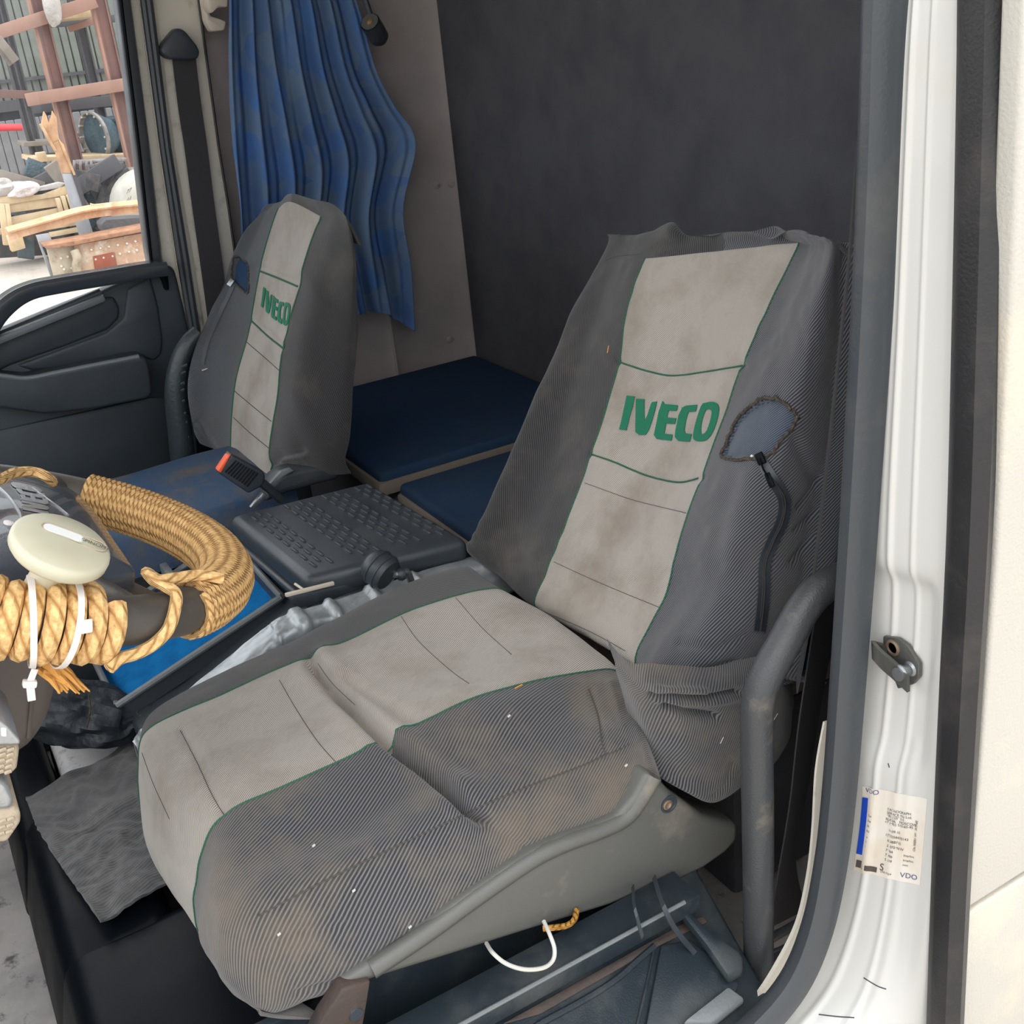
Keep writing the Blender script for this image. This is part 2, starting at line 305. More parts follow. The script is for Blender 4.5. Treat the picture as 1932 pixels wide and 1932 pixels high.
M['rail_grey'] = mat('rail_grey', C(178, 166, 146), .85, col2=C(150, 138, 118), vs_=4, dirt=C(120, 96, 74), ds=9, bd=0)
M['rivet'] = mat('rivet_steel', C(214, 206, 196), .5, metal=.3, bd=0)
M['rust_red'] = mat('red_primer_plate', C(146, 82, 62), .9, col2=C(128, 68, 50), vs_=6, bd=0)
M['greybar'] = mat('galvanised', C(160, 164, 170), .5, metal=.3, col2=C(146, 148, 152), vs_=5, bd=0)
M['bar_rust'] = mat('bar_rust', C(196, 160, 124), .85, col2=C(160, 122, 92), vs_=7, bd=0)
M['gear'] = mat('cast_grey', C(164, 160, 156), .55, metal=.4, col2=C(120, 112, 106), vs_=8, bd=0)
M['teal'] = mat('teal_cast', C(62, 86, 96), .6, col2=C(46, 66, 76), vs_=8, bs=30, bd=.01)
M['tank'] = mat('white_plastic_tank', C(178, 178, 170), .5, col2=C(164, 158, 144), vs_=3, bd=0)
M['ink'] = mat('ink', C(70, 70, 74), .7, bd=0)
M['bag'] = mat('white_plastic_film', C(232, 224, 226), .4, bs=20, bd=.01)
M['sackgrey'] = mat('grey_sack', C(176, 172, 168), .7, bs=20, bd=.01)
M['red'] = mat('red_paint', C(212, 54, 62), .5, bd=0)
M['tarp'] = mat('dark_tarpaulin', C(84, 82, 84), .6, bs=12, bd=.01)
M['scrap'] = mat('dark_scrap', C(52, 54, 58), .8, col2=C(90, 84, 80), vs_=12, bd=0)
M['concrete'] = mat('sandy_concrete', C(188, 179, 168), .95, col2=C(174, 165, 155), vs_=1.2, dirt=C(150, 141, 132), ds=3, dlo=.55, dhi=.8, bd=0)
M['sticker'] = mat('sticker_paper', C(228, 222, 212), .5, col2=C(222, 208, 190), vs_=20, bd=0)
M['blue'] = mat('sticker_blue', C(24, 72, 190), .5, bd=0)
M['darkprint'] = mat('dark_print', C(84, 78, 74), .7, bd=0)
M['navyprint'] = mat('navy_print', C(70, 78, 130), .7, bd=0)
M['clip'] = mat('beige_plastic', C(206, 194, 176), .5, bd=0)
M['bulb'] = mat('lamp_reflector', C(196, 160, 116), .25, metal=.7, bd=0)
M['bagcloth'] = mat('black_bag_leather', C(36, 42, 48), .48, bs=60, bd=.002, col2=C(50, 56, 62), vs_=10)
M['twine'] = ropemat('orange_twine', C(190, 140, 66), C(110, 76, 34), 2, .008)
M['wire'] = mat('white_wire', C(198, 196, 188), .5, bd=0)
M['sill'] = mat('sill_plastic', C(40, 48, 54), .4, spec=.3, bs=500, bd=.0002, dirt=C(84, 86, 84), ds=8, dlo=.5, dhi=.85, rvar=.1)
M['brass'] = mat('screw_head', C(150, 130, 110), .45, metal=.6, bd=0)
M['leather'] = mat('black_armrest_vinyl', C(44, 52, 56), .4, bs=120, bd=.0005)
def curtain_mat():
    m, t, b, _, L = nodes('curtain_cloth'); v = t.nodes.new('ShaderNodeTexCoord').outputs['UV']
    vo = t.nodes.new('ShaderNodeTexVoronoi'); vo.feature = 'SMOOTH_F1'; vo.inputs['Scale'].default_value = 13; L(v, vo.inputs['Vector'])
    r = t.nodes.new('ShaderNodeMapRange'); r.inputs[1].default_value = .30; r.inputs[2].default_value = .38; L(vo.outputs['Distance'], r.inputs[0])
    vo2 = t.nodes.new('ShaderNodeTexVoronoi'); vo2.inputs['Scale'].default_value = 20; L(v, vo2.inputs['Vector'])
    s = t.nodes.new('ShaderNodeSeparateColor'); L(vo2.outputs['Color'], s.inputs[0])
    c = mixc(t, r.outputs[0], C(80, 120, 176), C(104, 126, 152)); c2 = mixc(t, s.outputs[0], c, C(84, 114, 160)); L(c2, b.inputs['Base Color'])
    b.inputs['Roughness'].default_value = .9; b.inputs['Specular IOR Level'].default_value = .15; return m
M['curtain'] = curtain_mat()
def glass_mat():
    m, t, b, _, L = nodes('window_glass'); t.nodes.remove(b); o = t.nodes['Material Output']
    tr = t.nodes.new('ShaderNodeBsdfTransparent'); gl = t.nodes.new('ShaderNodeBsdfGlossy'); gl.inputs['Roughness'].default_value = .02; di = t.nodes.new('ShaderNodeBsdfDiffuse'); di.inputs[0].default_value = C(225, 228, 230)
    fr = t.nodes.new('ShaderNodeFresnel'); fr.inputs[0].default_value = 1.3; m1 = t.nodes.new('ShaderNodeMixShader'); m2 = t.nodes.new('ShaderNodeMixShader')
    tcn = t.nodes.new('ShaderNodeTexCoord'); mp = t.nodes.new('ShaderNodeMapping'); mp.inputs['Scale'].default_value = (30, 1, 5); L(tcn.outputs['Object'], mp.inputs[0])
    d = noise(t, mp.outputs[0], 2.2, 5, .6, .45, .9); k = mk(t, 'ShaderNodeMath', dict(operation='MULTIPLY_ADD')); k.inputs[1].default_value = .10; k.inputs[2].default_value = .02; L(d, k.inputs[0])
    L(fr.outputs[0], m1.inputs[0]); L(tr.outputs[0], m1.inputs[1]); L(gl.outputs[0], m1.inputs[2]); L(k.outputs[0], m2.inputs[0]); L(m1.outputs[0], m2.inputs[1]); L(di.outputs[0], m2.inputs[2]); L(m2.outputs[0], o.inputs[0]); return m
M['glass'] = glass_mat()
def mo(name, vf, m, parent=None, **k):
    return obj(name, vf[0], vf[1], M[m] if isinstance(m, str) else m, parent, uv=(vf[2] if len(vf) > 2 else None), **k)
def st(name, vf, m, parent=None, **k): return mo(name, vf, m, parent, kind=('structure' if parent is None else None), **k)
# ------------------------------------------------------------------ the setting
st('ground', box(-45, 60, -40, 60, -2.37, -2.35), 'concrete', flat=True)
st('wall_rear', box(1.40, 1.44, .6, 2.86, -1.3, .8), 'lining_dark')
net = [[A(x, y, z) for x, y in ((.66, 2.80), (1.02, 2.80), (1.14, 2.79), (1.16, 2.772), (1.18, 2.79), (1.30, 2.79), (1.385, 2.775), (1.405, 2.74))] for z in (-1.3, -.6, -.1, .3, .8)]
S = Surf(net, 30, 90); wr = S.part(np.ones(S.Q.shape[:2], bool), 'wall_right', M['lining'], None, kind='structure')
for px, py in ((650, 668), (848, 640), (823, 349), (851, 346)):
    p, n = S.hit(px, py); mo('fastener', lathe(p, n, [(.011, 0), (.011, .003), (.006, .006), (.001, .007)], 14), 'lining', wr)
st('ceiling', box(-.72, 1.44, .5, 2.86, .8, .84), 'lining')
st('wall_left', box(.79, 1.42, .655, .70, -1.3, .8), 'lining_dark')
st('floor', box(-1.1, 1.42, .66, 2.82, -1.29, -1.25), 'floor')
fw = st('wall_front', box(-.92, -.86, .62, 2.84, -1.3, -.42), 'black_soft')
st('wall_front_dash', box(-.86, -.45, .76, 2.70, -.85, -.50, .04, 3), 'black_soft')  # unseen dashboard body, added ahead of the dash controls
st('wall_front_header', box(-.72, -.66, .62, 2.84, .66, .8), 'lining')
st('wall_right_lower', box(-.9, .95, 2.80, 2.84, -1.3, -.62), 'black_soft')
# passenger door and the pillar behind it
st('trim_1', slab([(242, -30), (282, 279), (307, 500), (335, 560), (357, 648), (366, 690), (372, 690), (363, 640), (350, 590), (334, 500), (300, 279), (260, -30)], 2.735, .04, .004), 'beige')
st('trim_2', join(tube([AY(a, b, 2.725) for a, b in ((267, -30), (308, 279), (341, 500), (367, 650), (385, 760))], .0085, 8), tube([AY(a, b, 2.725) for a, b in ((277, -30), (316, 279), (352, 500), (374, 650), (392, 760))], .009, 8)), 'rubber_in')
pil = st('trim_3', slab([(263, -30), (303, 279), (337, 500), (360, 640), (378, 760), (470, 760), (462, 640), (446, 500), (437, 420), (413, 279), (371, -30)], 2.745, .05, .008), 'beige')
mo('edge_strip', tube([AY(a, b, 2.742) for a, b in ((371, -30), (391, 120), (413, 279), (431, 390), (446, 500))], .003, 6), 'rubber', pil)
mo('inner_flange', tube([AY(a, b, 2.743) for a, b in ((285, -30), (324, 279), (362, 500), (384, 640))], .006, 6), 'beige', pil)
d2 = link('door_2', None, AY(150, 800, 2.72), kind='structure')
bp = mo('inner_panel', slab([(-60, 650), (0, 626), (100, 585), (192, 549), (240, 526), (290, 505), (318, 500), (330, 508), (336, 530), (362, 645), (370, 700), (376, 900), (376, 960), (-60, 1000)], 2.72, .05, .010, 3), 'black_soft', d2)
q = smooth_path([(-60, 690), (-20, 612), (15, 572), (55, 549), (110, 537), (200, 522), (270, 510), (312, 506)], 6)
mo('grab_rail', tube([AY(a, b, 2.685) for a, b in q], np.interp(np.arange(len(q)), [0, 18, len(q) - 1], [.023, .018, .017]), up=A(0, 1, 0), prof=[(-1, -1.1), (-.6, -1.5), (.6, -1.5), (.9, -1.3), (1.02, -.8), (1.05, 1.2), (.9, 1.6), (-.8, 1.6), (-1, 1.2)]), 'rail', d2)
mo('sill_bar', tube([AY(a, b, 2.705) for a, b in ((-60, 655), (0, 632), (90, 594), (190, 551))], .009, 10), 'black_soft', d2)
mo('pull_bar', beam(AY(-60, 664, 2.69), AY(196, 560, 2.70), .018, .03, .006), 'glaretrim', d2)
mo('upper_moulding', slab([(-60, 730), (-60, 665), (100, 604), (190, 562), (215, 560), (226, 580), (226, 600), (205, 622), (120, 655), (20, 690)], 2.712, .02, .008, 3), 'black_soft', d2)
mo('rear_moulding', slab([(240, 545), (285, 522), (300, 580), (308, 640), (306, 668), (292, 682), (270, 676), (200, 690), (60, 700), (30, 690), (200, 628), (234, 600)], 2.714, .02, .008, 3), 'black_soft', d2)
pk = mo('door_pocket', slab([(-60, 706), (0, 708), (50, 713), (110, 702), (165, 690), (265, 671), (278, 676), (284, 700), (289, 740), (280, 752), (180, 772), (85, 782), (0, 770), (-60, 760)], 2.655, .07, .014, 4), 'black_soft', d2)
mo('pocket_lip', tube([AY(a, b, 2.66) for a, b in smooth_path([(-60, 707), (0, 709), (50, 714), (110, 703), (165, 692), (262, 673)], 5)], .006, 8), 'glaretrim', pk)
mo('lower_panel', slab([(-60, 826), (0, 812), (285, 750), (310, 750), (322, 765), (340, 880), (340, 960), (-60, 980)], 2.712, .02, .006), 'black_soft', d2)
mo('front_panel', box(-.85, .05, 2.725, 2.765, -1.22, -.64, .01), 'black_soft', d2)
mo('latch_pull', slab([(295, 500), (308, 500), (318, 522), (320, 548), (312, 548), (306, 528), (297, 520)], 2.705, .02, .004), 'black_gloss', d2)
mo('window_frame', slab([(217, -30), (256, 279), (278, 470), (284, 502), (308, 502), (306, 495), (282, 279), (243, -30)], 2.71, .05, .005), 'rubber_in', d2)
mo('frame_edge', tube([AY(a, b, 2.708) for a, b in ((224, -30), (262, 279), (286, 500))], .004, 6), 'black_gloss', d2)
st('window_1', prism([A(-.8, 2.745, -.62), A(.62, 2.745, -.62), A(.60, 2.745, -.3), A(.68, 2.745, .3), A(.68, 2.745, .6), A(-.8, 2.745, .6)], A(0, .004, 0)), 'glass')
mo('belt_anchor', slab([(a / 3.578, b / 3.578) for a, b in ((1165, 215), (1190, 190), (1235, 195), (1262, 220), (1330, 305), (1352, 350), (1340, 395), (1290, 405), (1150, 400), (1105, 375), (1088, 335), (1105, 290))], 2.70, .04, .010, 3), 'black', label='black triangular upper belt anchor on the beige pillar beside the passenger window', cat='belt anchor')
mo('seat_belt', ribbon(smooth_path([AY(a, b, 2.725) for a, b in ((347, 108), (358, 200), (370, 280), (384, 390), (398, 490), (412, 600), (424, 720))], 4), [A(.027, 0, .002)] * 25, .002), 'belt', label='dark seat belt strap hanging from the triangular anchor behind the passenger seat', cat='seat belt')
t = thing('curtain_clip', AY(410, 30, 2.70), 'beige plastic curtain rail clip beside the top of the blue curtain', 'clip')
mo('bracket', slab([(378, -30), (394, -30), (398, 30), (412, 34), (428, 40), (424, 58), (398, 60), (388, 40)], 2.70, .03, .005), 'clip', t)
mo('rail_end', slab([(394, -20), (431, -20), (430, 14), (414, 13), (400, 26), (392, 10)], 2.66, .05, .005), 'clip', t)
# curtain
rowsL = [(424, -260), (428, -120), (430, 0), (431, 130), (436, 250), (444, 370), (456, 480), (480, 580), (500, 640)]
rowsR = [(560, -260), (620, -120), (668, 0), (705, 130), (742, 200), (776, 268), (752, 393), (768, 505), (775, 622)]
rowsB = [None] * 7 + [(680, 505), None]
net = []
for i, (l, r) in enumerate(zip(rowsL, rowsR)):
    l = np.array(l, float); r = np.array(r, float); row = []
    for k in np.linspace(0, 1, 7):
        p = l + (r - l) * k
        if i == 8: p[1] = 640 - 50 * min(1, k / .5) + (32 if k > .99 else 2 * k)
        if i == 7 and k < .99: p[1] = 560 - 40 * k
        row.append(AY(p[0], p[1], 2.665 + .02 * k))
    net.append(row)
def cd(s):
    nv, nu = s.G.shape[:2]; u = np.linspace(0, 1, nu)[None]; v = np.linspace(0, 1, nv)[:, None]
    a = .006 + .014 * np.clip(v * 1.3, 0, 1); ph = noise2((nv, nu), 60, 3) * .5
    return a * (np.sin(2 * np.pi * (6.5 * u + .16 * np.sin(1.2 * v + 3 * u)) + ph) + .45 * np.sin(2 * np.pi * 13 * u + 2 * v)) + noise2((nv, nu), 22, 4) * .003
def sheet(S, name, m, parent=None, th=.003, **k):
    nv, nu = S.G.shape[:2]; V = np.concatenate([S.V, (S.G - S.N * th).reshape(-1, 3)]); n = nv * nu; F = S.Q.reshape(-1, 4).tolist(); F += [[i + n for i in f[::-1]] for f in F]
    I = np.arange(n).reshape(nv, nu); lp = list(I[0]) + list(I[1:, -1]) + list(I[-1, -2::-1]) + list(I[-2:0:-1, 0]); F += [[lp[i], lp[(i + 1) % len(lp)], lp[(i + 1) % len(lp)] + n, lp[i] + n] for i in range(len(lp))]
    uv = S.uv.reshape(-1, 2); return obj(name, V, F, M[m], parent, uv=np.concatenate([uv, uv]), angle=70, **k)
S = Surf(net, 150, 260, cd)
sheet(S, 'curtain', 'curtain', label='dark blue pleated curtain with a faint petal pattern behind the passenger seat', cat='curtain')
t = thing('reading_lamp', AY(702, 50, 2.60), 'small black swivel reading lamp hanging at the right edge of the curtain', 'lamp')
hd = AY(698, 42, 2.60); ax = unit(A(.55, .5, -.62))
mo('stem', tube([AY(677, -40, 2.62), AY(687, -5, 2.62), AY(700, 34, 2.62)], .0085, 8), 'black', t)
mo('shade', lathe(hd, ax, [(.020, .004), (.024, 0), (.024, .03), (.023, .055), (.015, .066), (.002, .068)], 24), 'black', t)
mo('reflector', lathe(hd, ax, [(.021, -.002), (.019, .002), (.002, .003)], 20), 'shell', t); mo('bulb', lathe(hd, -ax, [(.009, -.002), (.008, .004), (.002, .006)], 14), 'bulb', t)
# driver side door opening: jamb, seals, outer skin
ins = [(1705, -60, .667), (1690, 130, .667), (1668, 600, .669), (1648, 950, .671), (1640, 1200, .672), (1622, 1400, .676), (1612, 1550, .682), (1580, 1720, .69), (1525, 1850, .70), (1440, 1940, .71), (1330, 2030, .72)]
outs = [(1824, -60), (1818, 130), (1806, 600), (1798, 950), (1790, 1200), (1778, 1400), (1768, 1550), (1756, 1720), (1748, 1850), (1742, 1940), (1734, 2030)]
net = []
for (a, b, y), (c, d) in zip(ins, outs):
    p0 = AY(a, b, y); p1 = AX(c, d, .745); net.append([p0 + A(0, .03, 0)] + [p0 + (p1 - p0) * k for k in (0, .17, .33, .5, .67, .83, 1)] + [p1 + A(.02, -.002, 0)])
def jd(s):
    P = s.P(); u = np.linspace(0, 1, P.shape[1])[None] + 0 * P[..., 0]; y = P[..., 1]
    r = .0025 * np.exp(-((u - .30) / .03) ** 2) + .002 * np.exp(-((u - .52) / .02) ** 2)
    e = 1 / (1 + np.exp(-(y - 1085 - 60 * (u - .3)) / 8)) * (1 - 1 / (1 + np.exp(-(y - 1420 - 60 * (u - .3)) / 12))); c = 1 / (1 + np.exp((u - .72) / .025))
    return r - .010 * e * c + .0015 * np.exp(-((u - .6) / .04) ** 2) * (y > 1400)
S = Surf(net, 240, 70, jd); JS = S
jb = S.part(np.ones(S.Q.shape[:2], bool), 'wall_left_pillar', M['white'], None, kind='structure')
for pl in ([(1630, 1845), (1655, 1860), (1672, 1866)], [(1545, 1914), (1580, 1918), (1612, 1920)], [(1676, 1440), (1678, 1448)]): mo('scratch', S.line(pl, .0007, .0002), 'ink', jb)
prf = [(-1.1, -.3), (-.9, .3), (-.55, .75), (-.35, .55), (-.1, .95), (.2, .9), (.45, .55), (.6, .75), (.9, .5), (1.05, .1), (1.1, -.4), (.4, -.9), (-.6, -.9)]
pth = smooth_path([AY(a, b, .675) for a, b in ((1669, -60), (1657, 300), (1643, 590), (1618, 1000), (1597, 1300), (1583, 1480), (1567, 1620), (1540, 1750), (1495, 1855), (1418, 1945), (1320, 2020))], 6)
st('trim_4', tube(pth, .0172, up=A(0, 1, 0), prof=prf), 'rubber_in')
pth = smooth_path([AX(a, b, .742) for a, b in ((1864, -60), (1858, 200), (1846, 600), (1832, 1000), (1812, 1350), (1796, 1650), (1781, 2000))], 6)
pth[:, 1] -= np.linspace(0, .002, len(pth)); st('trim_5', tube(pth, .0185, up=A(1, 0, 0), prof=prf), 'rubber')
cf = smooth_path([AY(a, b, .715) for a, b in ((1562, 1360), (1548, 1450), (1543, 1560), (1534, 1650), (1514, 1740), (1476, 1820), (1432, 1890), (1370, 1960))], 5)
st('trim_6', tube(cf, np.linspace(.006, .014, len(cf)), up=A(0, 1, 0), prof=[(-1, -.2), (1, -.2), (1, .2), (-1, .2)]), 'beige')
lf = [AY(a, b, .545) for a, b in ((1936, -60), (1920, 300), (1905, 650), (1882, 1050), (1846, 1500), (1824, 1716))]
z1 = lf[-1][2]; sk = st('wall_left_skin', prism(lf + [A(1.9, .545, z1), A(1.9, .545, lf[0][2])], A(0, .02, 0), .004, 3), 'white_skin')
lf2 = [AY(a, b, .545) for a, b in ((1822, 1728), (1816, 1850), (1806, 2040))]; z1 -= .008
st('wall_left_skin_lower', prism(lf2 + [A(1.9, .545, lf2[-1][2]), A(1.9, .545, lf2[0][2])], A(0, .02, 0), .004, 3), 'white_skin')
# striker on the jamb
p0 = JS.hit(1712, 1240)[0]; nx = A(-1, 0, 0)
def JP(px, py, d=0.): return AX(px, py, p0[0] - .001 - d)
t = thing('door_striker', p0, 'grey metal door striker plate with screw and pin on the white pillar', 'door striker')
mo('plate', prism([JP(a, b) for a, b in ((1672, 1197), (1700, 1201), (1718, 1214), (1741, 1250), (1741, 1275), (1730, 1288), (1700, 1297), (1690, 1270), (1672, 1232))], A(-.005, 0, 0), .0015), 'dark_metal', t)
mo('screw', lathe(JP(1685, 1222, .005), nx, [(.0085, 0), (.0085, .001), (.006, .002), (.0055, -.0005), (.001, -.0005)], 18), 'brass', t)
pin = JP(1716, 1262, .005); mo('pin', lathe(pin, nx, [(.008, 0), (.006, .002), (.006, .010), (.009, .011), (.009, .013), (.007, .0145), (.007, .0165), (.001, .017)], 20), 'metal', t)
hd = pin + nx * .0125; arm = smooth_path([JP(1675, 1236, .004), JP(1670, 1236, .009) + A(0, .010, 0), hd + A(0, .034, .010), hd + A(0, .024, .0045), hd + A(0, .008, 0), hd + A(0, -.010, -.006)], 5)
mo('hook_arm', ribbon(arm, [A(0, .001, .0095)] * len(arm), .004), 'dark_metal', t)
# sticker
t = thing('tachograph_sticker', JP(1670, 1580), 'off-white printed sticker with a blue bar on the white pillar below the striker', 'sticker')
tl, tr, bl, br = [AX(a, b, .7345) for a, b in ((1620, 1487), (1737, 1514), (1607, 1643), (1725, 1677))]
def SP(u, v, d=0.): # 0..1 from the top left
    a = tl + (tr - tl) * u; b = bl + (br - bl) * u; p = a + (b - a) * v; h = JS.bvh.ray_cast(Vector(p) - Vector((.2, 0, 0)), Vector((1, 0, 0)))
    return (np.array(h[0]) if h[0] else p) + A(-.0006 - d, 0, 0)
net = [[SP(u, v) for u in np.linspace(0, 1, 12)] for v in np.linspace(0, 1, 12)]; ss = Surf(net, 24, 24); ss.G = ss.G; sheet(ss, 'paper', 'sticker', t, .0004)
def sq(us, name, m):
    g = Surf([[SP(u, v, .0005) for u in np.linspace(us[0], us[2], 4)] for v in np.linspace(us[1], us[3], 4)], 6, 6); sheet(g, name, m, t, .0003)
sq((.01, .13, .105, .80), 'blue_bar', 'blue'); sq((.13, .905, .36, .965), 'dark_bar', 'darkprint'); sq((.03, .87, .12, .955), 'stamp', 'darkprint')
def stx(lines, name, m):
    VV = []; FF = []; k = 0; W_ = np.linalg.norm(tr - tl); H_ = np.linalg.norm(bl - tl)
    for s_, u, v, h in lines:
        V, F = text2d(s_, h * H_ * 1.35); VV += [SP(u + p[0] / W_, v - p[1] / H_, .0007) for p in V]; FF += [[i + k for i in f] for f in F]; k += len(V)
    obj(name, VV, FF, M[m], t, flat=True)
for q in (('VDO', .06, .06, .055), ('VDO', .72, .945, .06)): stx([q], 'brand_print', 'navyprint')
stx([('TACHOGRAPH', .42, .22, .03), ('SERVICE Mo Ltd.', .42, .26, .03), ('"RUS 35" 5-5', .43, .295, .028), ('RUSSIA   MOSCOW', .41, .335, .03), ('+7 (495) 510-60-95', .40, .37, .03), ('16.09.10', .47, .455, .03), ('1750356470143', .43, .515, .03), ('62688710', .47, .575, .03), ('21070 N/W', .47, .635, .03),
     ('7 784', .46, .69, .03), ('7 896', .46, .745, .03), ('5 219', .46, .80, .03), ('Imp/km', .74, .70, .026), ('Imp/km', .74, .755, .026), ('mm', .74, .81, .026), ('LNU7024', .42, .95, .024), ('Dat', .14, .33, .024), ('Typ', .14, .39, .024), ('Nr.', .14, .45, .024), ('Kfz', .14, .51, .024), ('w', .15, .58, .024), ('k', .15, .635, .024), ('l', .15, .69, .024)], 'small_print', 'ink')
V, F = text2d('S', .0135); obj('logo', [SP(.40 + p[0] / .095, .925 - p[1] / .115, .0007) for p in V], F, M['ink'], t, flat=True)
V, F = text2d('OP 00001 Nr. 362190', .0045); obj('side_print', [SP(.86 - p[1] / .095 * -1, .62 - p[0] / .115, .0007) for p in V], F, M['darkprint'], t, flat=True)
# grab handle
q = smooth_path([AY(a, b, .752) for a, b in ((1640, 1070), (1590, 1090), (1548, 1112), (1515, 1150), (1480, 1212), (1448, 1270), (1430, 1325), (1428, 1400), (1430, 1550), (1431, 1700), (1432, 1932), (1434, 2060))], 6)
mo('grab_handle', tube(q, .0178, 20), 'tubecoat', label='grey bent tube grab handle standing upright beside the driver seat', cat='grab handle')
# driver belt
L_ = [(1620, 10), (1606, 150), (1590, 300), (1577, 480), (1560, 640), (1545, 780), (1527, 940), (1510, 1080), (1497, 1190), (1478, 1290)]
pp = [AY(a + 26, b, .79) for a, b in L_]; pp = smooth_path([AY(1650, -60, .79)] + pp, 3)
mo('seat_belt', ribbon(pp, [A(.0115, .012, .002)] * len(pp), .0018), 'belt', label='dark driver seat belt strap along the near door seal beside the backrest', cat='seat belt')
l2 = [(1548, 1100), (1524, 1250), (1505, 1380), (1492, 1500), (1480, 1580), (1466, 1660), (1452, 1750)]; r2 = [(1590, 1100), (1562, 1250), (1540, 1380), (1521, 1500), (1500, 1580), (1505, 1660), (1522, 1715)]
Lp = smooth_path([AY(a, b, .80) for a, b in l2], 4); Rp = smooth_path([AY(a, b, .83) for a, b in r2], 4)
mo('seat_belt', ribbon((Lp + Rp) / 2, (Rp - Lp) / 2, .0018), 'belt', label='brown-grey lower belt strap twisting down behind the grab handle', cat='seat belt')
t = thing('belt_reel', AY(1490, 1770, .83), 'metal belt reel mount with tape at the foot of the lower strap', 'belt reel')
mo('reel_body', slab([(1440, 1775), (1525, 1735), (1530, 1770), (1452, 1800)], .84, .05, .006), 'lining', t)
mo('bar', tube([AY(1436, 1785, .83), AY(1462, 1766, .83), AY(1530, 1728, .83)], .006, 10), 'metal', t)
mo('rod', tube(smooth_path([AY(1446, 1776, .825), AY(1447, 1790, .825), AY(1453, 1796, .825), AY(1478, 1786, .825), AY(1520, 1764, .825)], 4), .0025, 8), 'metal', t)
# rear bunk
t = thing('bunk', A(1.1, 1.8, -.94), 'low dark bunk with two navy mattress sections behind the seats', 'bunk')
mo('bunk_base', box(.84, 1.39, 1.0, 2.74, -1.25, -.937, .01), 'lining_dark', t)
for x0, y0, y1 in ((.792, 2.09, 2.735), (.80, 1.0, 2.02)):
    e = mo('mattress', box(x0 + .008, 1.385, y0 + .006, y1, -.925, -.884, .012, 3), 'navy_dark', t); mo('edging', box(x0, 1.38, y0, y1 - .004, -.936, -.905, .005), 'edge', e)
# ------------------------------------------------------------------ driver seat
ds_ = thing('driver_seat', A(.4, 1.15, -1.05), 'worn grey driver seat with a light centre stripe and green lettered backrest', 'seat')
Yc = (1.445, 1.43, 1.32, 1.175, 1.03, .96, .895, .865)
rows = [
 [(322, 1480), (312, 1450), (290, 1580), (325, 1680), (384, 1775), (404, 1812), (440, 1868), (500, 1912)],
 [(305, 1430), (286, 1412), (262, 1470), (296, 1575), (371, 1670), (388, 1722), (425, 1800), (520, 1906)],
 [(320, 1370), (302, 1345), (280, 1372), (335, 1455), (412, 1548), (440, 1640), (500, 1728), (600, 1878)],
 [(450, 1300), (432, 1268), (428, 1306), (500, 1378), (570, 1472), (628, 1565), (692, 1635), (760, 1796)],
 [(600, 1225), (582, 1196), (580, 1240), (655, 1315), (735, 1397), (802, 1474), (872, 1540), (930, 1668)],
 [(740, 1150), (722, 1122), (742, 1168), (830, 1235), (880, 1325), (960, 1398), (1040, 1470), (1090, 1570)],
 [(865, 1100), (850, 1074), (900, 1115), (1000, 1180), (1062, 1276), (1112, 1348), (1168, 1410), (1184, 1528)],
 [(905, 1120), (888, 1082), (962, 1122), (1068, 1186), (1172, 1268), (1203, 1330), (1216, 1390), (1222, 1458)]]
net = [[AY(a, b, y) for (a, b), y in zip(r, Yc)] for r in rows]
net = [[p + A(0, 0, -.06) if j == 0 else p for j, p in enumerate(r)] + [r[-1] + A(0, .06, -.035)] for r in net]
net = [[p + A(.06, 0, -.05) for p in net[0]]] + net + [[p + A(.02, 0, -.08) for p in net[-1]]]
def gz(P, pl, w_, d): return d * np.exp(-(seg_d(P, pl) / w_) ** 2)
def cush(s):
    P = s.P(); sh = P.shape[:2]
    d = gz(P, [(590, 1252), (640, 1310), (720, 1390), (800, 1450), (870, 1512), (910, 1548)], 11, -.026) + gz(P, [(615, 1240), (668, 1300), (740, 1372), (820, 1435), (870, 1480)], 22, .010) + gz(P, [(570, 1275), (700, 1410), (850, 1525)], 18, .004)
    d += gz(P, [(655, 1283), (700, 1318), (770, 1355)], 12, -.009) + gz(P, [(345, 1378), (378, 1440), (415, 1525)], 10, -.006) + gz(P, [(905, 1520), (930, 1560), (990, 1600), (1010, 1640)], 9, -.003)
    d += gz(P, [(470, 1800), (560, 1760), (640, 1745)], 8, -.002) + gz(P, [(560, 1875), (640, 1850), (760, 1775)], 6, -.004) + gz(P, [(870, 1540), (1000, 1485), (1210, 1395)], 5, -.002) + gz(P, [(490, 1725), (700, 1620), (870, 1540)], 6, -.0025)
    d += gz(P, [(1115, 1300), (1135, 1370), (1145, 1420)], 6, -.003) + gz(P, [(1150, 1290), (1175, 1370)], 8, .003)
    return d + noise2(sh, 26, 1) * .0016 + noise2(sh, 9, 2) * .0005
S = Surf(net, 300, 260, cush); CS = S
u = S.su; cu = (u[:-1] + u[1:]) / 2; cu = np.broadcast_to(cu, S.Q.shape[:2]); mid = (cu > 2) & (cu < 4)
S.part(mid, 'cushion_stripe', M['cloth_light'], ds_); S.part(cu <= 2, 'cushion_side', M['cloth_shaded'], ds_); S.part(cu >= 4, 'cushion_side', M['cloth_dark'], ds_)
def iso(S, c, r, off, v0=0, v1=None):          # tube along a seam of the surface
    j = int(np.argmin(abs(S.su - c))); return tube((S.G[:, j] + S.N[:, j] * off)[v0:v1:3], r, 6)
for c, m in ((2, 'green'), (4, 'green')): mo('piping', iso(S, c, .0012, .0005, 20, -12), m, ds_)
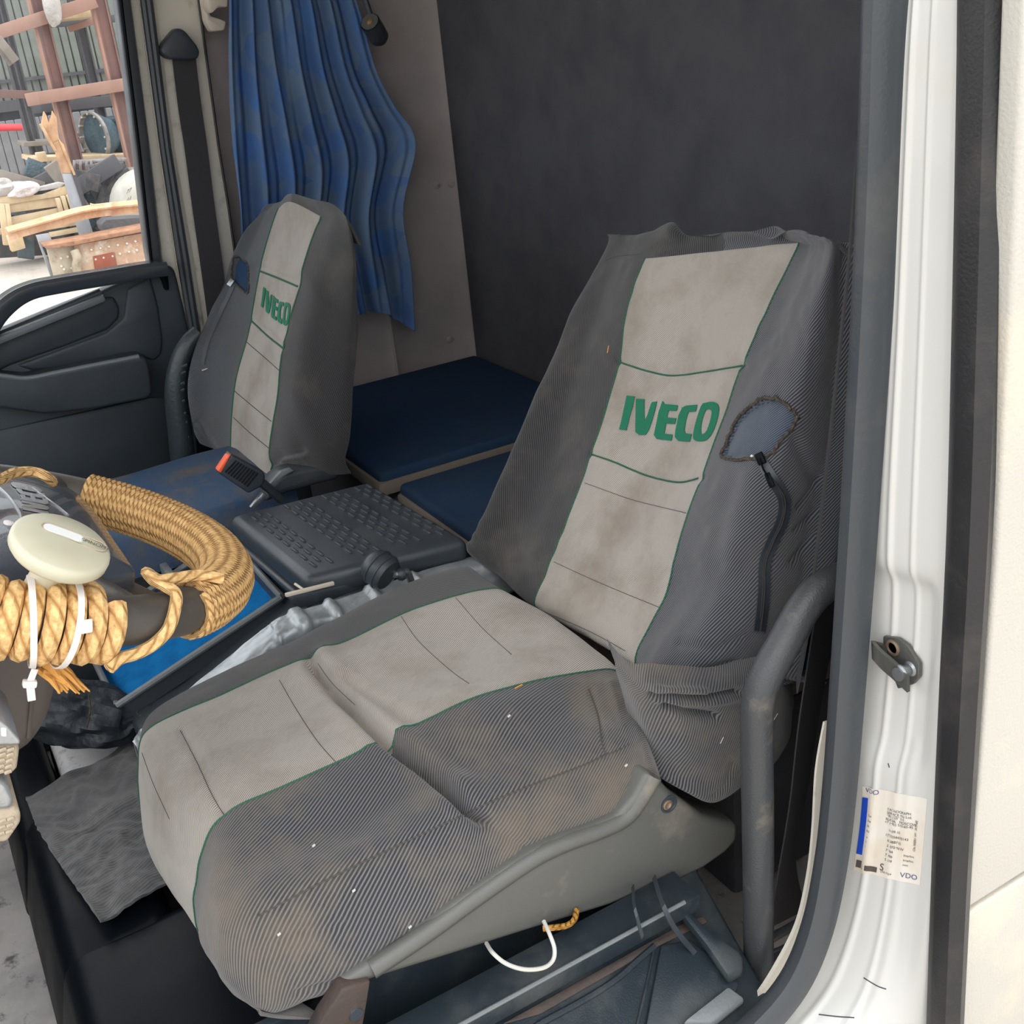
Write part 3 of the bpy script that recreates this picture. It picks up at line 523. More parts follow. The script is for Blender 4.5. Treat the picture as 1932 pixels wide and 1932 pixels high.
for pl in ([(757, 1163), (790, 1210), (850, 1265), (885, 1290)], [(860, 1128), (910, 1185), (965, 1235)], [(527, 1283), (560, 1340), (600, 1400), (640, 1445)], [(340, 1378), (372, 1440), (400, 1500), (424, 1540)], [(268, 1420), (290, 1480), (320, 1545)], [(600, 1252), (628, 1290), (670, 1330)]):
    mo('stitch_line', S.line(pl, .00045, .0002), 'thread', ds_)
mo('side_seam', join(S.line([(488, 1728), (600, 1668), (740, 1600), (868, 1540), (905, 1522), (1000, 1482), (1110, 1440), (1145, 1420)], .0009, .0003), S.line([(1110, 1300), (1128, 1350), (1142, 1420), (1190, 1402)], .0008, .0003)), 'thread', ds_)
for px, py in ((592, 1597), (526, 1762), (960, 1352), (1181, 1444), (873, 1538), (667, 1680), (773, 1748)):
    p, n = S.hit(px, py, .001); mo('lint', obox(p, A(.0018, 0, .0006), A(0, .0012, 0), A(0, 0, .0009), .0004), 'wire', ds_)
mo('straw', tube([S.hit(972, 1300, .001)[0], S.hit(985, 1293, .001)[0]], .001, 6), 'fibre', ds_)
mo('seat_foam', box(.20, .64, .92, 1.40, -.93, -.87, .02), 'black', ds_)
# backrest
Yb = (1.49, 1.49, 1.42, 1.32, 1.175, 1.03, .955, .90, .90)
rb = [
 [(1150, 452), (1151, 449), (1195, 446), (1252, 434), (1365, 440), (1492, 440), (1532, 449), (1566, 455), (1590, 462)],
 [(1148, 460), (1149, 457), (1180, 468), (1216, 487), (1360, 472), (1507, 458), (1540, 464), (1563, 476), (1586, 490)],
 [(1088, 572), (1086, 578), (1130, 583), (1182, 582), (1318, 580), (1453, 578), (1495, 588), (1536, 610), (1582, 640)],
 [(1028, 712), (1026, 715), (1092, 700), (1167, 684), (1285, 704), (1402, 692), (1452, 705), (1510, 740), (1566, 780)],
 [(968, 848), (965, 852), (1040, 855), (1116, 857), (1225, 890), (1328, 900), (1388, 892), (1465, 905), (1536, 920)],
 [(918, 955), (914, 962), (988, 978), (1066, 992), (1175, 1012), (1284, 1020), (1350, 1022), (1438, 1020), (1512, 1040)],
 [(896, 1005), (892, 1012), (962, 1042), (1030, 1078), (1143, 1108), (1260, 1115), (1328, 1118), (1416, 1112), (1496, 1120)],
 [(890, 1030), (887, 1036), (945, 1090), (1008, 1142), (1104, 1194), (1198, 1252), (1240, 1278), (1340, 1285), (1440, 1262)]]
net = [[AY(a, b, y) for (a, b), y in zip(r, Yb)] for r in rb]
net = [[p + A(.09, -.02, -.03 if i < 1 else -.01) if j == 0 else p for j, p in enumerate(r)] + [r[-1] + A(.05, .03, -.02), r[0] + A(.095, -.05, -.05)] for i, r in enumerate(net)]
net = [[p + A(.07, 0, -.06) for p in net[0]]] + net + [[p + A(.05, 0, -.04) for p in net[-1]]]
hole = [(850 + a / 2.576, 400 + b / 2.576) for a, b in ((1328, 1188), (1340, 1130), (1385, 1025), (1440, 960), (1500, 918), (1560, 905), (1620, 930), (1665, 970), (1686, 1000), (1660, 1050), (1610, 1110), (1570, 1160), (1530, 1185), (1440, 1200))]
zipl = [(1432, 862), (1455, 900), (1478, 940), (1475, 980), (1457, 1020), (1443, 1060), (1440, 1120), (1432, 1190)]
def back(s):
    P = s.P(); sh = P.shape[:2]; d = np.where(inside(P, hole), -.006, 0.)
    d += gz(P, [(1255, 424), (1268, 432)], 16, .012) + gz(P, [(1445, 424), (1455, 432)], 20, .010) + gz(P, [(1300, 442), (1340, 446)], 20, -.006)
    d += gz(P, [(1165, 682), (1260, 708), (1340, 700), (1402, 690)], 6, -.003) + gz(P, [(1118, 858), (1210, 895), (1280, 910), (1330, 902)], 6, -.003) + gz(P, [(1180, 695), (1290, 716), (1390, 700)], 10, .002)
    d += gz(P, [(1420, 905), (1400, 980), (1380, 1080), (1330, 1200)], 26, .008) + gz(P, [(1500, 830), (1530, 900)], 12, -.006) + gz(P, [(1280, 1215), (1350, 1225), (1400, 1200)], 8, -.004) + gz(P, [(1240, 1262), (1300, 1272), (1390, 1248)], 7, -.005)
    for a, b in (((1505, 960), (1545, 900)), ((1500, 1000), (1545, 960)), ((1490, 1060), (1535, 1010))): d += gz(P, [a, b], 6, -.004)
    return d + noise2(sh, 24, 6) * .0016 + noise2(sh, 8, 7) * .0005
S = Surf(net, 330, 330, back); BS = S
cu = (S.su[:-1] + S.su[1:]) / 2; cu = np.broadcast_to(cu, S.Q.shape[:2]); mid = (cu > 3) & (cu < 5); cv = np.broadcast_to(((S.sv[:-1] + S.sv[1:]) / 2)[:, None], cu.shape); mid &= (cv > 2) & (cv < 9.2); ho = inside(S.cellP(), hole) & (cu > 5) & (cu < 8) & (cv > 2)
S.part(mid & ~ho, 'backrest_stripe', M['cloth_light'], ds_); S.part((cu <= 4) & ~mid, 'backrest_side', M['cloth_shaded'], ds_); S.part((cu > 4) & ~mid & ~ho, 'backrest_side', M['cloth_dark_back'], ds_)
S.part(ho, 'inner_fabric', M['cloth_patch'], ds_, label='blue grey inner fabric seen through the frayed hole')
mo('frayed_edge', tube([S.hit(a, b, .0015)[0] + rng.normal(size=3) * .0008 for a, b in smooth_path(np.array(hole) + (np.array(hole) - np.mean(hole, 0)) * .03, 5, True)], .0022, 6, True), 'fray', ds_)
i0 = int(np.argmin(abs(S.sv - 2))); i1 = int(np.argmin(abs(S.sv - 9)))
for c in (3, 5): mo('piping', iso(S, c, .0012, .0005, i0, i1), 'green', ds_)
for pl in ([(1168, 683), (1220, 700), (1270, 709), (1330, 702), (1401, 690)], [(1118, 858), (1160, 872), (1220, 897), (1278, 910), (1318, 902)]): mo('piping', S.line(pl, .0013, .0005), 'green', ds_)
for pl in ([(1103, 911), (1150, 928), (1200, 945), (1295, 968)], [(1045, 1060), (1110, 1090), (1180, 1120), (1244, 1146)], [(1018, 1150), (1110, 1190), (1180, 1228)], [(1142, 492), (1165, 484), (1205, 480)]): mo('stitch_line', S.line(pl, .00045, .0002), 'thread', ds_)
def offs(pl, d):
    q = smooth_path(np.array(pl, float), 5); t_ = np.gradient(q, axis=0); n_ = np.stack([-t_[:, 1], t_[:, 0]], 1); return q + n_ / np.linalg.norm(n_, axis=1, keepdims=True) * d
def ztape(S, pl, wpx, off, th):
    a = np.array([S.hit(x, y, off)[0] for x, y in offs(pl, wpx)]); b = np.array([S.hit(x, y, off)[0] for x, y in offs(pl, -wpx)]); return ribbon((a + b) / 2, (b - a) / 2, th)
z = mo('zip', ztape(S, zipl, 11, .0012, .0014), 'black', ds_, label='black zip curving down the near bolster')
mo('zip_teeth', join(S.line(zipl[1:], .0011, .0024), S.line(offs(zipl[1:], 2.6)[::4], .0007, .002)), 'belt', z)
p, n = S.hit(1438, 866, .004); p2, _ = S.hit(1452, 905, .004); mo('zip_slider', join(obox(p, unit(p2 - p) * .007, unit(np.cross(n, p2 - p)) * .005, n * .002, .001), tube([p + n * .002, (p + p2) / 2 + n * .004, p2], .0012, 6), obox(p2, unit(p2 - p) * .009, unit(np.cross(n, p2 - p)) * .0035, n * .0012, .001)), 'black_gloss', z)
mo('zip_stop', lathe(S.hit(1422, 862, .002)[0], n, [(.002, 0), (.002, .002), (.0005, .003)], 8), 'tie', z)
LET = [[(860, 893), (897, 897), (888, 945), (872, 1000), (858, 1061), (823, 1057), (835, 1010)],
 [(905, 908), (945, 910), (944, 960), (946, 1020), (962, 985), (978, 935), (983, 925), (1006, 922), (998, 960), (984, 1010), (966, 1062), (950, 1084), (920, 1084), (902, 1070), (903, 1000)],
 [(1034, 920), (1044, 934), (1108, 940), (1102, 968), (1062, 966), (1055, 1000), (1100, 1003), (1094, 1031), (1050, 1029), (1042, 1078), (1082, 1082), (1077, 1112), (1006, 1104), (992, 1084), (1004, 1030), (1016, 970)],
 [(1130, 952), (1150, 942), (1203, 938), (1195, 970), (1160, 972), (1148, 1010), (1140, 1060), (1144, 1076), (1175, 1080), (1167, 1117), (1112, 1114), (1094, 1094), (1098, 1060), (1112, 990)]]
OO = ([(1222, 945), (1245, 928), (1285, 925), (1306, 945), (1303, 995), (1280, 1065), (1248, 1108), (1205, 1115), (1184, 1098), (1192, 1040)], [(1244, 965), (1262, 960), (1274, 972), (1266, 1018), (1248, 1066), (1228, 1081), (1220, 1066), (1226, 1012)])
def letters(S, fmap, parent, off=.0009):
    for L in LET: V, F = S.patch([fmap(*p) for p in L], off, .0008); mo('letter', (V, F), 'green_logo', parent)
    o = smooth_path(OO[0], 4, True); i_ = smooth_path(OO[1], 5, True); i_ = i_[np.linspace(0, len(i_) - 1, len(o)).astype(int)]; n = len(o)
    k0 = int(np.argmin(np.linalg.norm(i_ - o[0], axis=1))); i_ = np.roll(i_, -k0, 0)
    ring = [[fmap(*(o[k] * (1 - s) + i_[k] * s)) for k in range(n)] for s in (0, .5, 1)]
    V = [S.hit(*p, off + e)[0] for e in (0, .0008) for r_ in ring for p in r_]; F = []
    for e in (0, 1):
        for s in range(2):
            for k in range(n): F.append([(e * 3 + s) * n + k, (e * 3 + s) * n + (k + 1) % n, (e * 3 + s + 1) * n + (k + 1) % n, (e * 3 + s + 1) * n + k])
    for s in (0, 2):
        for k in range(n): F.append([s * n + k, s * n + (k + 1) % n, (3 + s) * n + (k + 1) % n, (3 + s) * n + k])
    mo('letter', (V, F), 'green_logo', parent)
letters(S, lambda a, b: (850 + a / 2.576, 400 + b / 2.576), ds_)
for px, py in ((1147, 666), (1148, 660)): p, n = S.hit(px, py, .001); mo('straw', tube([p, p + A(.002, 0, .006)], .0009, 5), 'fibre', ds_)
mo('backrest_core', prism([A(.76, .93, -.80), A(.86, .93, -.80), A(1.10, .95, -.37), A(1.03, .95, -.35)], A(0, .5, 0), .02), 'black', ds_)
# puckered skirt of the backrest cover over the seat shell
sk_ = [[(1204, 1290), (1246, 1294), (1300, 1300), (1380, 1292), (1455, 1262), (1490, 1240)],
 [(1205, 1318), (1262, 1330), (1320, 1336), (1392, 1324), (1470, 1300), (1494, 1280)],
 [(1226, 1390), (1280, 1402), (1335, 1404), (1398, 1392), (1482, 1362), (1496, 1330)],
 [(1232, 1440), (1282, 1462), (1338, 1468), (1394, 1450), (1474, 1412), (1486, 1390)],
 [(1246, 1462), (1298, 1494), (1345, 1512), (1388, 1490), (1440, 1455), (1456, 1440)]]
ys = (.885, .862, .856, .858, .885, .95); net = [[AY(a, b, y) for (a, b), y in zip(r, ys)] for r in sk_]; net = [[p + A(.01, .03, .01) for p in net[0]]] + net + [[p + A(.01, .05, .01) for p in net[-1]]]
net = [[r[0] + A(.01, .06, 0)] + r for r in net]
def skd(s):
    P = s.P(); d = gz(P, [(1225, 1312), (1290, 1318), (1350, 1316), (1390, 1306)], 6, -.010) + gz(P, [(1255, 1334), (1300, 1346), (1350, 1352)], 7, -.012) + gz(P, [(1240, 1322), (1330, 1330), (1400, 1318)], 6, .004) + gz(P, [(1240, 1300), (1330, 1306)], 8, .006) + gz(P, [(1385, 1440), (1365, 1480), (1345, 1500)], 5, -.003)
    return d + noise2(P.shape[:2], 22, 12) * .002
S = Surf(net, 150, 150, skd); S.part(np.ones(S.Q.shape[:2], bool), 'cover_skirt', M['cloth_dark'], ds_)
mo('loose_thread', S.line([(1358, 1402), (1364, 1390)], .0006, .001), 'wire', ds_); mo('loose_thread', S.line([(1450, 1372), (1460, 1356), (1466, 1346)], .0006, .001), 'wire', ds_)
# seat shell
shp = [(640, 1862), (700, 1822), (760, 1788), (860, 1710), (960, 1640), (1010, 1608), (1060, 1584), (1120, 1562), (1170, 1540), (1200, 1505), (1226, 1456), (1245, 1470), (1270, 1498), (1330, 1540), (1395, 1556), (1393, 1588), (1370, 1612), (1330, 1640), (1290, 1660), (1150, 1712), (1000, 1758), (850, 1806), (740, 1840), (690, 1856)]
mo('seat_shell', slab(shp, .852, .05, .009, 4), 'shell', ds_)
led = smooth_path([AY(a, b, .858) for a, b in ((700, 1828), (800, 1762), (900, 1690), (1000, 1622), (1060, 1592), (1130, 1566), (1178, 1542), (1206, 1508), (1232, 1462))], 5); mo('shell_ledge', tube(led, .011, 10), 'shell', ds_)
p = AY(1262, 1517, .8515); mo('recess_shade', lathe(p, A(0, -1, 0), [(.0115, -.001), (.0115, .0010), (.0095, .0012), (.009, .0004), (.001, .0004)], 20), 'black', ds_); mo('shell_screw', lathe(p + A(-.0028, -.0004, .001), A(0, -1, 0), [(.0066, 0), (.0066, .0016), (.0045, .0022), (.003, .0012), (.0005, .0012)], 16), 'brass', ds_)  # black disc paints in the shade of the screw cavity
mo('seat_pan', box(.20, .70, .93, 1.42, -1.04, -.935, .02), 'black', ds_); mo('foot_bracket', slab([(648, 1866), (700, 1850), (692, 1900), (676, 1990), (575, 1990), (610, 1920)], .845, .02, .003), 'rust_dark', ds_)
mo('bracket_hole', lathe(AY(672, 1914, .845), A(0, -1, 0), [(.008, 0), (.0075, .0012), (.001, .0012)], 14), 'black', ds_)
# ------------------------------------------------------------------ passenger seat
ps = thing('passenger_seat', A(.35, 2.25, -1.1), 'narrow grey passenger seat with lettered backrest and black armrest by the far door', 'seat')
Yp = (2.46, 2.44, 2.38, 2.25, 2.12, 2.03, 1.975)
rp = [
 [(508, 392), (524, 384), (538, 376), (556, 369), (590, 376), (630, 386), (655, 412)],
 [(490, 408), (506, 398), (524, 392), (550, 381), (606, 408), (634, 415), (664, 446)],
 [(462, 440), (484, 440), (512, 428), (546, 430), (596, 440), (630, 470), (668, 496)],
 [(438, 490), (465, 490), (498, 478), (538, 490), (578, 500), (618, 540), (667, 562)],
 [(424, 535), (452, 530), (491, 512), (525, 525), (563, 538), (604, 580), (664, 622)],
 [(392, 600), (430, 606), (474, 604), (505, 632), (535, 656), (586, 680), (660, 690)],
 [(364, 672), (405, 685), (452, 690), (490, 712), (524, 735), (570, 760), (652, 765)],
 [(357, 740), (395, 750), (440, 755), (475, 775), (514, 800), (560, 818), (645, 826)],
 [(366, 806), (400, 828), (437, 852), (470, 872), (508, 893), (548, 868), (640, 866)]]
net = [[AY(a, b, y) for (a, b), y in zip(r, Yp)] for r in rp]
net = [[r[0] + A(.10, .0, -.02)] + r + [r[-1] + A(.012, .06, -.01), r[0] + A(.105, -.03, -.04)] for i, r in enumerate(net)]
net = [[p + A(.02, 0, -.05) for p in net[0]]] + net + [[p + A(.005, 0, -.035) for p in net[-1]]]
ph = [(440, 487), (452, 485), (466, 497), (470, 512), (469, 552), (455, 546), (438, 528), (436, 510)]
def pback(s):
    P = s.P(); d = np.where(inside(P, ph), -.006, 0.) + gz(P, [(500, 505), (560, 535)], 5, -.003) + gz(P, [(478, 606), (535, 655)], 5, -.003) + gz(P, [(508, 880), (530, 858), (570, 852)], 8, -.008) + gz(P, [(535, 870), (575, 862)], 6, .006)
    d += gz(P, [(375, 800), (400, 850)], 8, -.006) + gz(P, [(605, 860), (560, 740), (590, 560), (620, 440)], 26, .008)
    for k in range(7): d += gz(P, [(500 + 8 * k, 522 + 6 * k), (494 + 8 * k, 590 + 7 * k)], 2.5, -.0022)
    return d + noise2(P.shape[:2], 20, 21) * .002
S = Surf(net, 240, 220, pback); PS = S
cu = np.broadcast_to((S.su[:-1] + S.su[1:]) / 2, S.Q.shape[:2]); cv = np.broadcast_to(((S.sv[:-1] + S.sv[1:]) / 2)[:, None], cu.shape); mid = (cu > 3) & (cu < 5) & (cv > 2) & (cv < 9.2); ho = inside(S.cellP(), ph) & (cu < 4) & (cu > 1) & (cv > 2)
S.part(mid & ~ho, 'backrest_stripe', M['cloth_light'], ps); S.part((cu <= 4) & ~mid & ~ho, 'backrest_side', M['cloth_pass'], ps); S.part((cu > 4) & ~mid, 'backrest_side', M['cloth_shaded'], ps); S.part(ho, 'inner_fabric', M['navy_dark'], ps, label='dark inner fabric seen through the frayed hole')
i0 = int(np.argmin(abs(S.sv - 2))); i1 = int(np.argmin(abs(S.sv - 9)))
for c in (3, 5): mo('piping', iso(S, c, .0018, .0006, i0, i1), 'green', ps)
for pl in ([(492, 512), (525, 525), (562, 541)], [(474, 605), (505, 634), (534, 657)]): mo('piping', S.line(pl, .002, .0006), 'green', ps)
for pl in ([(465, 645), (500, 675), (528, 700)], [(443, 738), (475, 765), (512, 795)], [(441, 788), (470, 815), (508, 846)]): mo('stitch_line', S.line(pl, .0009, .0003), 'thread', ps)
def pmap(a, b):
    q = np.linalg.solve(np.array([[426., 33.], [54., -165.]]), np.array([a - 824., b - 1058.])); z = np.array([624., 768.]) + q[0] * np.array([155., 117.]) + q[1] * np.array([13., -120.]); return 300 + z[0] / 3.22, 340 + z[1] / 3.22
letters(S, pmap, ps, .0012)
zl = [(442, 534), (430, 560), (417, 586), (405, 612), (391, 645), (381, 688)]
z = mo('zip', ztape(S, zl, 4, .0012, .0014), 'black', ps, label='black zip along the far edge'); p, n = S.hit(436, 533, .004); mo('zip_slider', obox(p, A(.006, 0, .006), A(-.003, .003, .003), n * .002, .001), 'metal', z)
mo('frayed_edge', tube([S.hit(a, b, .0015)[0] for a, b in smooth_path(np.array(ph), 5, True)], .002, 6, True), 'fray', ps)
p, n = S.hit(386, 697, .001); mo('lint', obox(p, A(.006, 0, .001), A(0, .002, 0), A(0, 0, .001)), 'wire', ps)
mo('backrest_core', prism([A(.585, 2.06, -.83), A(.63, 2.06, -.83), A(.785, 2.09, -.43), A(.755, 2.09, -.42)], A(0, .30, 0), .015), 'black', ps)
def cz(s): P = s.P(); return noise2(P.shape[:2], 16, 33) * .004
xs = (-.10, -.09, .05, .20, .36, .52, .60); ysq = (2.05, 2.055, 2.075, 2.16, 2.26, 2.36, 2.41, 2.43)
net = [[A(x, y, (-.832 if 0 < j < 7 else -.93) - (.02 if j in (1, 6) else 0) - (.06 if i == 0 else .0) + (.006 * math.sin(3 * i + 2 * j))) for j, y in enumerate(ysq)] for i, x in enumerate(xs)]
S = Surf(net, 90, 80, cz); S.part(np.ones(S.Q.shape[:2], bool), 'cushion_cover', M['navy'], ps)
mo('seat_base', box(-.08, .62, 2.08, 2.42, -1.25, -.90, .02), 'black', ps)
q = smooth_path([AY(a, b, 2.50) for a, b in ((376, 628), (357, 648), (341, 680), (333, 720), (333, 760), (339, 810), (346, 870), (352, 930))], 6); mo('armrest', tube(q, np.linspace(.020, .030, len(q)), 14), 'leather', ps)
for k in range(11):
    f = 14 + k * 2.6; i = int(f); p = q[min(i, len(q) - 1)]; nrm = -unit(p); mo('stitch', obox(p + nrm * .022 + A(.010, 0, 0), A(.009, -.002, .002), A(0, .003, 0), A(0, 0, .0035), .001), 'leather', ps)
mo('hinge_cover', slab([(500, 950), (507, 925), (522, 905), (540, 892), (575, 884), (640, 876), (641, 905), (600, 915), (545, 930)], 1.985, .06, .01, 3), 'black', ps)
mo('hinge_plate', slab([(505, 918), (530, 890), (548, 884), (556, 888), (538, 898), (515, 924)], 1.975, .012, .002), 'traylip', ps)
t = thing('seat_belt_buckle', AY(470, 900, 1.93), 'black ribbed seat belt buckle with orange end standing before the passenger backrest', 'buckle')
hb = mo('buckle_body', slab([(437, 856), (412, 893), (470, 932), (496, 918), (502, 901), (498, 890)], 1.93, .03, .005, 3), 'black', t)
mo('release_button', slab([(436, 859), (430, 861), (411, 889), (417, 893)], 1.925, .02, .002), 'orange', t)
for k in range(9):
    f = k / 9; a = np.array([443., 864]) + f * np.array([45., 26]); b_ = np.array([422., 893]) + f * np.array([46., 30]); mo('rib', tube([AY(a[0] + 3, a[1] + 5, 1.929), AY(b_[0] + 3, b_[1] - 2, 1.929)], .0016, 6), 'black_gloss', hb)
mo('stalk', tube([AY(488, 906, 1.94), AY(508, 922, 1.945), AY(530, 943, 1.95)], .009, 8), 'black', t)
mo('mount_plate', slab([(472, 958), (496, 929), (505, 934), (488, 957)], 1.90, .01, .002), 'metal', t)
# ------------------------------------------------------------------ console, tray, foil, knob
cs = thing('centre_console', A(.45, 1.8, -1.2), 'black centre console with ridged storage lid and blue lined tray between the seats', 'console')
fl = [A(.415, 1.872, -.783), A(.436, 1.536, -.783), A(.705, 1.490, -.783), A(.68, 1.842, -.783)]
lid = mo('lid', hexa([p + A(0, 0, -.046) for p in (fl[1], fl[2], fl[3], fl[0])] + [fl[1], fl[2], fl[3], fl[0]], .016, 4), 'black', cs)
mo('lid_rim', hexa([p + A(0, 0, -.056) + d for p, d in ((fl[1], A(-.004, -.006, 0)), (fl[2], A(.006, -.006, 0)), (fl[3], A(.006, .006, 0)), (fl[0], A(-.006, .006, 0)))] + [p + A(0, 0, -.043) + d for p, d in ((fl[1], A(-.004, -.006, 0)), (fl[2], A(.006, -.006, 0)), (fl[3], A(.006, .006, 0)), (fl[0], A(-.006, .006, 0)))], .006, 3), 'black', lid)
def LP(u, v, h=0.): a = fl[1] + (fl[2] - fl[1]) * u; b = fl[0] + (fl[3] - fl[0]) * u; return a + (b - a) * v + A(0, 0, h)
ey = unit(fl[0] - fl[1]); ex = unit(fl[2] - fl[1]); src = None
dv, df = obox(A(0, 0, 0), ey * .0105, ex * .0027, A(0, 0, .0027), .0015, 2)
cols = [(.115, 0), (.165, 1), (.215, 0), (.36, 1), (.41, 0), (.46, 1), (.505, 0), (.625, 1), (.67, 0), (.715, 1), (.76, 0), (.86, 1), (.905, 0), (.945, 1)]
for u_, o_ in cols:
    for k in range(8):
        v_ = .13 + k * .104 + o_ * .05; c = LP(u_, v_, .0006)
        if src is None: src = mo('tread_dash', (dv + c, df), 'black', lid)
        else: clone(src, 'tread_dash', c, lid)
mo('console_body', join(hexa([A(.47, 1.545, -1.25), A(.74, 1.53, -1.25), A(.74, 1.9, -1.25), A(.45, 1.9, -1.25), A(.475, 1.555, -.838), A(.72, 1.52, -.838), A(.70, 1.86, -.838), A(.47, 1.88, -.838)], .01)), 'black', cs)
mo('tray_body', hexa([A(.16, 1.57, -1.25), A(.47, 1.545, -1.25), A(.47, 2.045, -1.25), A(.16, 2.045, -1.25), A(.15, 1.585, -1.03), A(.47, 1.55, -.878), A(.47, 2.045, -.93), A(.15, 2.045, -1.03)], .008), 'black', cs)
mo('rear_skirt', slab([(545, 1128), (640, 1106), (760, 1076), (905, 1036), (905, 1060), (760, 1096), (640, 1130), (560, 1150)], 1.525, .02, .003), 'black', cs)
rim = [A(.135, 1.735, -1.0), A(.44, 1.715, -.893), A(.44, 2.03, -.893), A(.135, 2.03, -1.0)]
for i in range(4):
    p, q_ = rim[i], rim[(i + 1) % 4]; mo('tray_lip', tube([p, q_], .006, 8), 'traylip', cs)
    mo('tray_wall', prism([p, q_, q_ + A(0, 0, -.035), p + A(0, 0, -.035)], unit(np.cross(q_ - p, A(0, 0, 1))) * -.004), 'black', cs)
cen = sum(rim) / 4; mo('tray_liner', hexa([p + (cen - p) * .015 + A(0, 0, -.03) for p in rim] + [p + (cen - p) * .015 + A(0, 0, -.022) for p in rim], .002), 'bluemat', cs, label='blue felt tray liner')
mo('tray_divider', box(.30, .315, 1.90, 2.02, -.985, -.90, .003), 'traylip', cs); mo('console_front', box(.455, .475, 1.56, 1.9, -.93, -.83, .004), 'black', cs)
mo('plastic_strip', join(beam(AY(538, 1123, 1.50), AY(630, 1100, 1.50), .006, .006, .0015), beam(AY(556, 1101, 1.52), AY(572, 1112, 1.505), .004, .004, .001)), 'clip', label='beige plastic strip lying at the front corner of the ridged lid', cat='strip')
cols = ((1.446, -.06), (1.449, -.03), (1.458, -.004), (1.485, 0), (1.500, -.002), (1.506, -.02), (1.510, -.10)); net = []
for x, z in ((.125, -.93), (.14, -.915), (.17, -.897), (.27, -.855), (.345, -.822), (.375, -.812), (.46, -.814), (.56, -.816), (.68, -.818), (.80, -.82)): net.append([A(x, y, z + dz) for y, dz in cols])
def fo(s):
    P = s.P(); X = s.G[..., 0]; d = noise2(P.shape[:2], 14, 41) * .0010 + noise2(P.shape[:2], 5, 42) * .0004
    for x, w_ in ((.40, .010), (.455, .007), (.525, .007), (.60, .006)): d = d + .007 / (1 + np.exp((abs(X - x) - w_) / .0012))
    return d
S = Surf(net, 260, 90, fo); sheet(S, 'foil_heat_shield', 'foil', None, .002, label='crumpled aluminium foil insulation with raised ribs beside the driver cushion', cat='insulation')
t = thing('lever_knob', AY(722, 1075, 1.46), 'black ribbed lever knob rising beside the driver cushion', 'knob'); ax = unit(A(.35, -.80, -.42)); p = AY(707, 1066, 1.47)
mo('knob', lathe(p, ax, [(.004, -.014), (.018, -.012), (.026, -.004), (.029, .010), (.0285, .024), (.025, .030), (.0245, .029), (.004, .031)], 26), 'black', t)
for h in (.004, .018): mo('ring', lathe(p, ax, [(.0285, h), (.0302, h + .001), (.0302, h + .003), (.0285, h + .004)], 26), 'black', t)
mo('lever', tube(smooth_path([AY(730, 1082, 1.47), AY(752, 1083, 1.45), AY(768, 1080, 1.452), AY(776, 1098, 1.455)], 5), .006, 10), 'metal', t); mo('collar', lathe(AY(757, 1083, 1.45), A(1, -.2, 0), [(.009, -.006), (.011, 0), (.009, .006)], 14), 'black', t)
# ------------------------------------------------------------------ footwell
mo('seat_pedestal', join(hexa([A(-.092, .87, -1.25), A(.7, .925, -1.25), A(.7, 1.33, -1.25), A(-.092, 1.33, -1.25), A(-.050, .90, -1.088), A(.69, .94, -1.088), A(.69, 1.32, -1.088), A(-.050, 1.32, -1.088)], .03, 4), hexa([A(-.092, 1.25, -1.25), A(.10, 1.25, -1.25), A(.10, 1.675, -1.25), A(-.092, 1.675, -1.25), A(-.050, 1.26, -1.089), A(.10, 1.26, -1.089), A(.10, 1.66, -1.089), A(-.050, 1.66, -1.089)], .03, 4), hexa([A(-.092, 1.6, -1.25), A(.016, 1.6, -1.25), A(.016, 2.03, -1.25), A(-.092, 2.03, -1.25), A(-.062, 1.6, -1.112), A(.012, 1.6, -1.112), A(.012, 2.03, -1.112), A(-.062, 2.03, -1.112)], .02, 4)), 'black_gloss', label='shiny black moulded pedestal under the front of the driver seat', cat='pedestal')
mo('scuffed_step', hexa([A(.018, 1.69, -1.25), A(.15, 1.69, -1.25), A(.15, 2.04, -1.25), A(.018, 2.04, -1.25), A(.024, 1.70, -1.115), A(.15, 1.70, -1.115), A(.15, 2.03, -1.115), A(.024, 2.03, -1.115)], .02, 4), 'scuffed', label='scuffed pale grey engine step beyond the woven mat', cat='step')
mr = [[(48, 1503), (120, 1466), (185, 1432), (250, 1398), (300, 1372)], [(68, 1556), (140, 1524), (207, 1492), (275, 1462), (330, 1440)], [(102, 1612), (172, 1582), (242, 1550), (312, 1522), (360, 1505)], [(146, 1676), (212, 1642), (278, 1608), (345, 1574), (400, 1550)], [(190, 1737), (250, 1702), (318, 1660), (385, 1622), (440, 1594)]]
net = [[AZ(a, b, z) for a, b in r] for r, z in zip(mr, (-1.098, -1.072, -1.062, -1.064, -1.066))]
def md(s): P = s.P(); v = np.linspace(0, 1, P.shape[0])[:, None]; return .0012 * np.sin(70 * v + 5 * noise2(P.shape[:2], 25, 52)) + noise2(P.shape[:2], 5, 53) * .0008 + noise2(P.shape[:2], 12, 51) * .003 + gz(P, [(90, 1545), (180, 1535), (300, 1480)], 14, .004) + gz(P, [(120, 1590), (250, 1520)], 5, -.004) + gz(P, [(190, 1450), (260, 1420)], 8, .005)
S = Surf(net, 110, 100, md); sheet(S, 'woven_mat', 'mat', None, .004, label='frayed grey woven mat lying on the black pedestal before the driver seat', cat='mat')
t = thing('black_bag', AZ(190, 1350, -1.10), 'black leathery bag tied with a cord lying beside the driver cushion front', 'bag')
